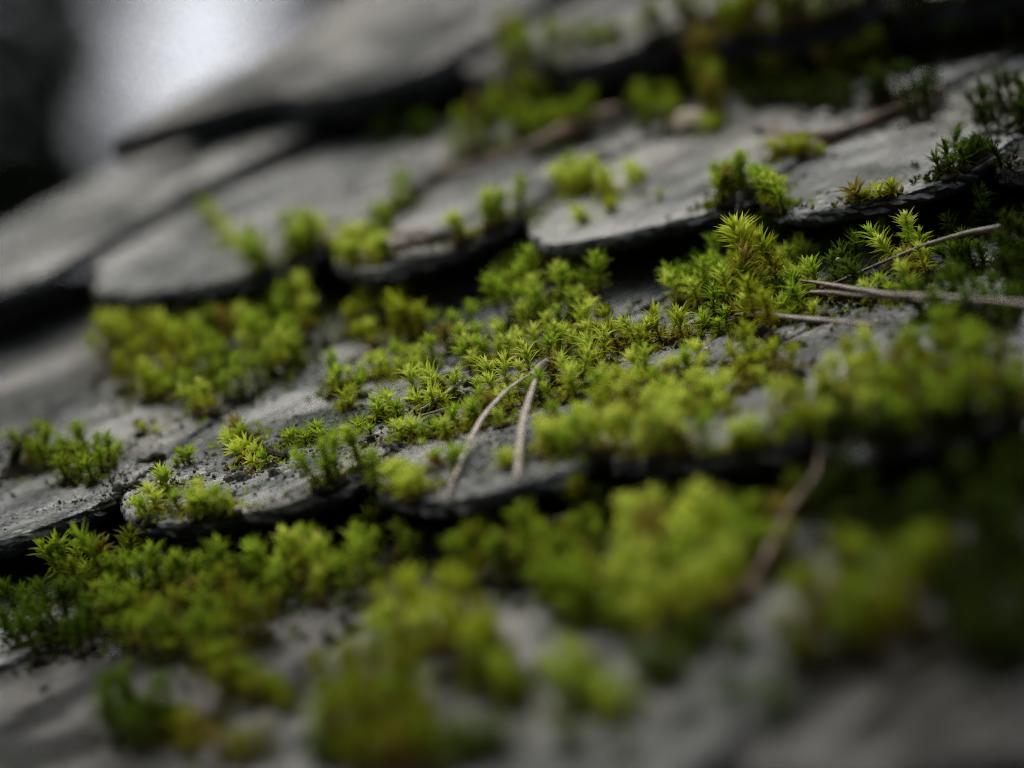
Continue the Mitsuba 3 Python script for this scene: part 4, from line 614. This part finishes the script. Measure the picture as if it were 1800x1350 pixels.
# ------------------------------------------------------------------ needles, twigs, chips and crumbs
def resample(p, n):
    p = np.asarray(p, float)
    L = np.r_[0, np.cumsum(np.linalg.norm(np.diff(p, axis=0), axis=1))]
    from scipy.interpolate import PchipInterpolator
    return PchipInterpolator(L, p)(np.linspace(0, L[-1], n))

def thread(pts, radii, n=40, sides=9, flat=1.0, seed=0, rough_=0.06, groove=0.0):
    """a stalk along the points: radii along it, flattened across the roof normal, uneven, with closed ends"""
    q = resample(np.array(pts) / 1e4, n)
    rad = np.interp(np.linspace(0, 1, n), np.linspace(0, 1, len(radii)), radii)
    r = np.random.default_rng(seed)
    q = q + (meshkit.fbm(np.c_[np.linspace(0, 5, n), np.zeros(n), np.full(n, seed)], 3)[:, None] - 0.5) * np.array([[0.4, 0.4, 0.5]]) * rad[:, None]
    V, F = [], []
    for i in range(n):
        d = q[min(i + 1, n - 1)] - q[max(i - 1, 0)]; d /= np.linalg.norm(d)
        x = np.cross(d, [0, 0, 1.0]); x /= np.linalg.norm(x); y = np.cross(x, d)
        for j in range(sides):
            a = 2 * np.pi * j / sides + 0.35 * i / n
            k = rad[i] * (1 + rough_ * r.normal()) * (1 - groove * (abs(math.sin(a)) > 0.9))
            V.append(q[i] + x * math.cos(a) * k + y * math.sin(a) * k * flat)
    for i in range(n - 1):
        for j in range(sides):
            a, b = i * sides + j, i * sides + (j + 1) % sides
            F += [[a, b, b + sides], [a, b + sides, a + sides]]
    V += [q[0], q[-1]]; m = len(V)
    for j in range(sides):
        F += [[m - 2, (j + 1) % sides, j], [m - 1, (n - 1) * sides + j, (n - 1) * sides + (j + 1) % sides]]
    return np.array(V), F

def lump(center, size, seed, sub=3, rot=0.0, bumps=0.5):
    ico = trimesh.creation.icosphere(sub)
    v = ico.vertices * (1 - bumps / 2 + bumps * meshkit.fbm(ico.vertices * 1.9 + seed * 9.1, 3))[:, None] * np.array(size) / 2
    c, s = math.cos(rot), math.sin(rot)
    return v @ np.array([[c, s, 0], [-s, c, 0], [0, 0, 1]]) + np.array(center), ico.faces

def spot(k): return np.array(SPOTS[k]) / 1e4

tag("pine_needle_pair", "pair of bent tan pine needles joined at the top, over bare slate", "pine needle")
add("pine_needle_pair__needle", thread(THREADS["pa"], [.0004, .00055, .00058, .0005, .00042, .0003], 60, 9, .55, 1, .015, .15), "needle_tan", 40)
add("pine_needle_pair__needle_001", thread(THREADS["pb"], [.0004, .00058, .00065, .00065, .0006, .0005], 60, 9, .55, 2, .015, .15), "needle_tan", 40)
add("pine_needle_pair__sheath", thread(THREADS["ps"], [.0010, .0011, .0008], 24, 9, .8, 3, .08), "needle_brown", 40)
tag("double_pine_needle", "long brown double pine needle running out of the right border", "pine needle")
add("double_pine_needle__needle", thread(THREADS["la"], [.00025, .00045, .00055, .0005, .0005, .0006], 70, 9, .7, 4, .03, .2), "needle_brown", 40)
add("double_pine_needle__needle_001", thread(THREADS["lb"], [.0004, .0006, .0006, .0005], 40, 9, .7, 5, .03, .2), "needle_brown", 40)
add("pine_needle", thread(THREADS["sh"], [.0004, .0005, .0006, .0005, .0005], 50, 9, .7, 6, .04, .2), "needle_brown", 40, label="short brown pine needle with a broken tip, below the long double needle", category="pine needle")
add("grass_stalk", thread(THREADS["st"], [.00022, .00027, .0003, .0005, .0006, .0006], 50, 8, .9, 7, .04), "needle_brown", 40, label="thin brown stalk slanting up to the right through dark moss", category="stalk")
add("twig", thread(THREADS["tw"], [.0006, .0007, .0008, .0009, .0010, .0010], 60, 9, .9, 8, .06), "twig_red", 40, label="reddish brown twig with a black tip on the pale slate at upper right", category="twig")
tp = np.array(THREADS["tw"][:2]); add("twig__black_tip", thread([tp[0] - (tp[1] - tp[0]) * 0.25, tp[0] * 0.75 + tp[1] * 0.25], [.0008, .0010, .0008], 14, 9, .9, 9, .1), "blackened", 40)
numbered("twig")
add(numbered("twig"), thread(THREADS["rt"], [.0009, .0012, .0013, .0013, .0014, .0018, .0020, .0013], 60, 9, .6, 10, .08), "twig_red", 40, label="blurred reddish twig lying across the second row slates at upper centre", category="twig")
add(numbered("twig"), thread(THREADS["rot"], [.0006, .0010, .0008, .0011, .0009, .0006], 60, 8, .7, 11, .2), "humus", 40, label="dark rotten twig in the joint left of the reddish twig", category="twig")
add(numbered("twig"), thread(THREADS["fork"], [.0006, .0006, .0004, .0003], 30, 8, .9, 12, .08), "needle_brown", 40, label="thin upright brown twig at the left end of the reddish twig", category="twig")
add("dead_stalk", thread(THREADS["stalk"], [.0003, .00045, .0005, .0007, .0008, .0005, .0005], 60, 9, .7, 13, .08), "twig_red", 40, label="blurred brown stalk hanging down from the dark gap, right of centre", category="stalk")
add("dead_leaf", lump(spot("leafa"), (.007, .0035, .0012), 1, 3, .4), "leaf_dead", True, label="blurred tan leaf scrap above another, beside the blurred brown stalk", category="leaf")
add("dead_leaf_001", lump(spot("leafb"), (.0055, .003, .0016), 2, 3, .5), "leaf_dead", True, label="blurred orange leaf scrap at the foot of the blurred brown stalk", category="leaf")
add("pine_needle_001", thread(THREADS["dark"], [.0010, .0008, .0008, .0007, .0006], 40, 8, .7, 14, .08), "humus", 40, label="dark blurred pine needle on the grey slate at lower right", category="pine needle")
add("pine_needle_002", thread(THREADS["green"], [.0003, .0005, .0005, .0004], 40, 8, .7, 15, .03), "needle_green", 40, label="pale green needle leaning against the left of the central moss", category="pine needle")
add("pine_needle_003", thread(THREADS["gold"], [.0002, .0003, .0003], 24, 7, .8, 16, .04), "needle_green", 40, label="short fine yellowish needle just below the pale green needle", category="pine needle")
add("dead_stalk_001", thread(THREADS["wither"], [.0004, .0004, .0004, .0003], 40, 7, .9, 17, .08), "twig_red", 40, label="withered pinkish stalk in loose moss under the sharp slate corner", category="stalk")

b0, b1, b2 = spot("bark0"), spot("bark"), spot("bark2")
def flake():
    q = resample(np.array([b0 * 1e4, b1 * 1e4, b2 * 1e4]), 26) / 1e4
    V, F = [], []
    for i, p in enumerate(q):
        d = q[min(i + 1, 25)] - q[max(i - 1, 0)]; d /= np.linalg.norm(d)
        x = np.cross(d, [0, 0, 1.0]); x /= np.linalg.norm(x)
        w = 0.0026 * math.sin(math.pi * (i + 1.5) / 28) ** 0.6 * (0.85 + 0.3 * meshkit.noise(np.array([i * .7, 0, 0])))
        for j in range(9):
            t = j / 4 - 1
            V.append(p + x * t * w + [0, 0, 0.0016 * t * t + 0.0007 * meshkit.noise(np.array([i * .5, j * .8, 3.]))])
    n = len(V)
    V = np.array(V + [v - [0, 0, .0004] for v in V])
    for i in range(25):
        for j in range(8):
            a = i * 9 + j
            F += [[a, a + 9, a + 10], [a, a + 10, a + 1], [n + a, n + a + 10, n + a + 9], [n + a, n + a + 1, n + a + 10]]
    for i in range(25):
        for a, b in ((i * 9, (i + 1) * 9), ((i + 1) * 9 + 8, i * 9 + 8)):
            F += [[a, n + a, n + b], [a, n + b, b]]
    return V, F
add("bark_flake", flake(), "bark_pale", 50, label="curled pale pinkish bark flake on the slate rim, left of the upright moss tuft", category="bark")
add("stone_chip", lump(spot("chip"), (.0070, .0046, .0044), 5, 3, .3, .7), "chip_cream", 35, label="cream coloured chip on the pale slate at upper centre", category="stone chip")
add("stone_chip_001", lump(spot("white"), (.0042, .0016, .0018), 6, 3, .7, .8), "chip_white", 30, label="white chip leaning on dark rotting stems near the left border", category="stone chip")
tag("rotten_stems", "dark rotting stems standing at the left border below a moss tuft", "dead plant")
add("rotten_stems__stem", thread(THREADS["lstem"], [.0011, .0010, .0008, .0006], 30, 8, .9, 18, .12), "humus", 40)
add("rotten_stems__stem_001", thread(THREADS["lstem2"], [.0012, .0010, .0007], 30, 8, .9, 19, .12), "twig_red", 40)
add("rotten_stems__humus", lump(spot("crumb2"), (.007, .005, .003), 8, 3, .2, .9), "humus", 40)
for nm, lb, sz in (("crumb", "dark crumb on gritty slate left of the sideways moss sprig", (.0042, .0026, .0018)), ("clodA", "dark humus clod at the corner between two sharp slates, nearest the eave", (.0040, .0030, .0022)),
                   ("clodB", "dark humus clod right beside the corner clod", (.0034, .0028, .0020)), ("clodC", "dark humus clod up in the slate joint behind the corner clods", (.0036, .0024, .0018))):
    add(numbered("humus_clod"), lump(spot(nm), sz, len(lb), 3, .5, 1.0), "humus", 40, label=lb, category="humus")

spire = NOTABLE["tall moss spire with withered yellow leaves and a black dead tip"]
t0, t1 = SPOTS["tip0"], SPOTS["tip1"]
add(spire + "__dead_tip", thread([t0, tuple((np.array(t0) + t1) / 2 + [3, 0, 0]), t1], [.0006, .0007, .0005], 18, 8, .9, 21, .15), "blackened", 40)
cap = NOTABLE["green moss tuft in shade right of the tall spire, with one round spore capsule"]
add(cap + "__capsule", lump(spot("capsule"), (.0011, .0011, .0012), 3, 2, 0, .15), "capsule", True)
for k, tuft in (("lying", "moss sprig lying on its side with a bare dark stem on gritty slate"),):
    add(NOTABLE[tuft] + "__bare_stem", thread(THREADS[k], [.0002, .0003, .0004, .0004, .0006], 30, 6, 1, 22, .1), "humus", 40)

# lichen crust: hundreds of touching granules
lp = Polygon(np.array(LICHEN) / 1e4)
V, F, at = [], [], 0
ico = trimesh.creation.icosphere(1)
r = np.random.default_rng(4)
x0, y0, x1, y1 = lp.bounds
for _ in range(2600):
    u, v = r.uniform(x0, x1), r.uniform(y0, y1)
    edge = lp.boundary.distance(__import__("shapely").Point(u, v)) if lp.contains(__import__("shapely").Point(u, v)) else -1
    if edge < 0 or r.random() > 0.35 + edge / 0.003: continue
    z, _s = height(u, v, 1)
    s = r.uniform(0.00022, 0.00050)
    q = ico.vertices * (0.7 + 0.6 * meshkit.noise(ico.vertices * 2 + r.uniform(0, 60, 3)))[:, None] * [s * 1.2, s * 1.2, s * r.uniform(.6, 1.3)] + [u, v, z + s * 0.3]
    V.append(q); F.append(ico.faces + at); at += len(q)
add("lichen_crust", (np.vstack(V), np.vstack(F)), "lichen", True, label="dark granular lichen crust on the sharp gritty slate left of the central moss", category="lichen", kind="stuff")

# grit and crumbs scattered over the slates
V, F, at = [], [], 0
octa = trimesh.creation.icosphere(1)
tiny = trimesh.creation.icosahedron()
for k in range(15000):
    near = k > 4500
    u, v = (r.uniform(-0.16, 0.06), r.uniform(-0.055, 0.05)) if near else (r.uniform(-0.255, 0.25), r.uniform(-0.19, 0.2))
    if meshkit.fbm(np.array([u * 45, v * 45, 1.0]), 3, 2) < 0.40 + 0.25 * r.random(): continue
    z, sl = height(u, v)
    if sl is None: continue
    s = 0.00016 + (0.0003 if near else 0.0009) * r.random() ** 4
    o = octa if s > 0.0004 else tiny
    q = o.vertices * (0.6 + 0.8 * meshkit.noise(o.vertices * 1.7 + r.uniform(0, 60, 3)))[:, None] * s * r.uniform(.7, 1.3, 3) + [u, v, z + s * .25]
    V.append(q); F.append(o.faces + at); at += len(q)
add("grit", (np.vstack(V), np.vstack(F)), "grit_stone", 50, label="loose grit and crumbs scattered over the slates", category="grit", kind="stuff")

# dark soil and litter packed along the slate joints and under the tails
V, F, at = [], [], 0
for s in SL:
    if not 0 <= s["c"] <= 3: continue
    ring = np.array(s["poly"].exterior.coords)[:-1]
    L = np.r_[0, np.cumsum(np.linalg.norm(np.diff(ring, axis=0), axis=1))]
    for _ in range(420):
        t = r.uniform(0, L[-1])
        p = np.array([np.interp(t, L, ring[:, 0]), np.interp(t, L, ring[:, 1])]) + r.normal(0, 0.0011, 2)
        if not s["sc"] + 0.012 < p[1] < s["sc"] + 0.10 or meshkit.fbm(np.array([p[0] * 60, p[1] * 60, 5.0]), 3, 3) < 0.5: continue
        z, sl = height(p[0], p[1], s["c"])
        if sl is None: continue
        k = 0.00022 + 0.0008 * r.random() ** 3
        o = octa if k > 0.0006 else tiny
        q = o.vertices * (0.55 + 0.9 * meshkit.noise(o.vertices * 1.7 + r.uniform(0, 60, 3)))[:, None] * k * r.uniform(.6, 1.4, 3) + [p[0], p[1], z + k * .2]
        V.append(q); F.append(o.faces + at); at += len(q)
add("joint_soil", (np.vstack(V), np.vstack(F)), "humus", 50, label="dark soil crumbs packed along the joints between the slates", category="soil", kind="stuff")
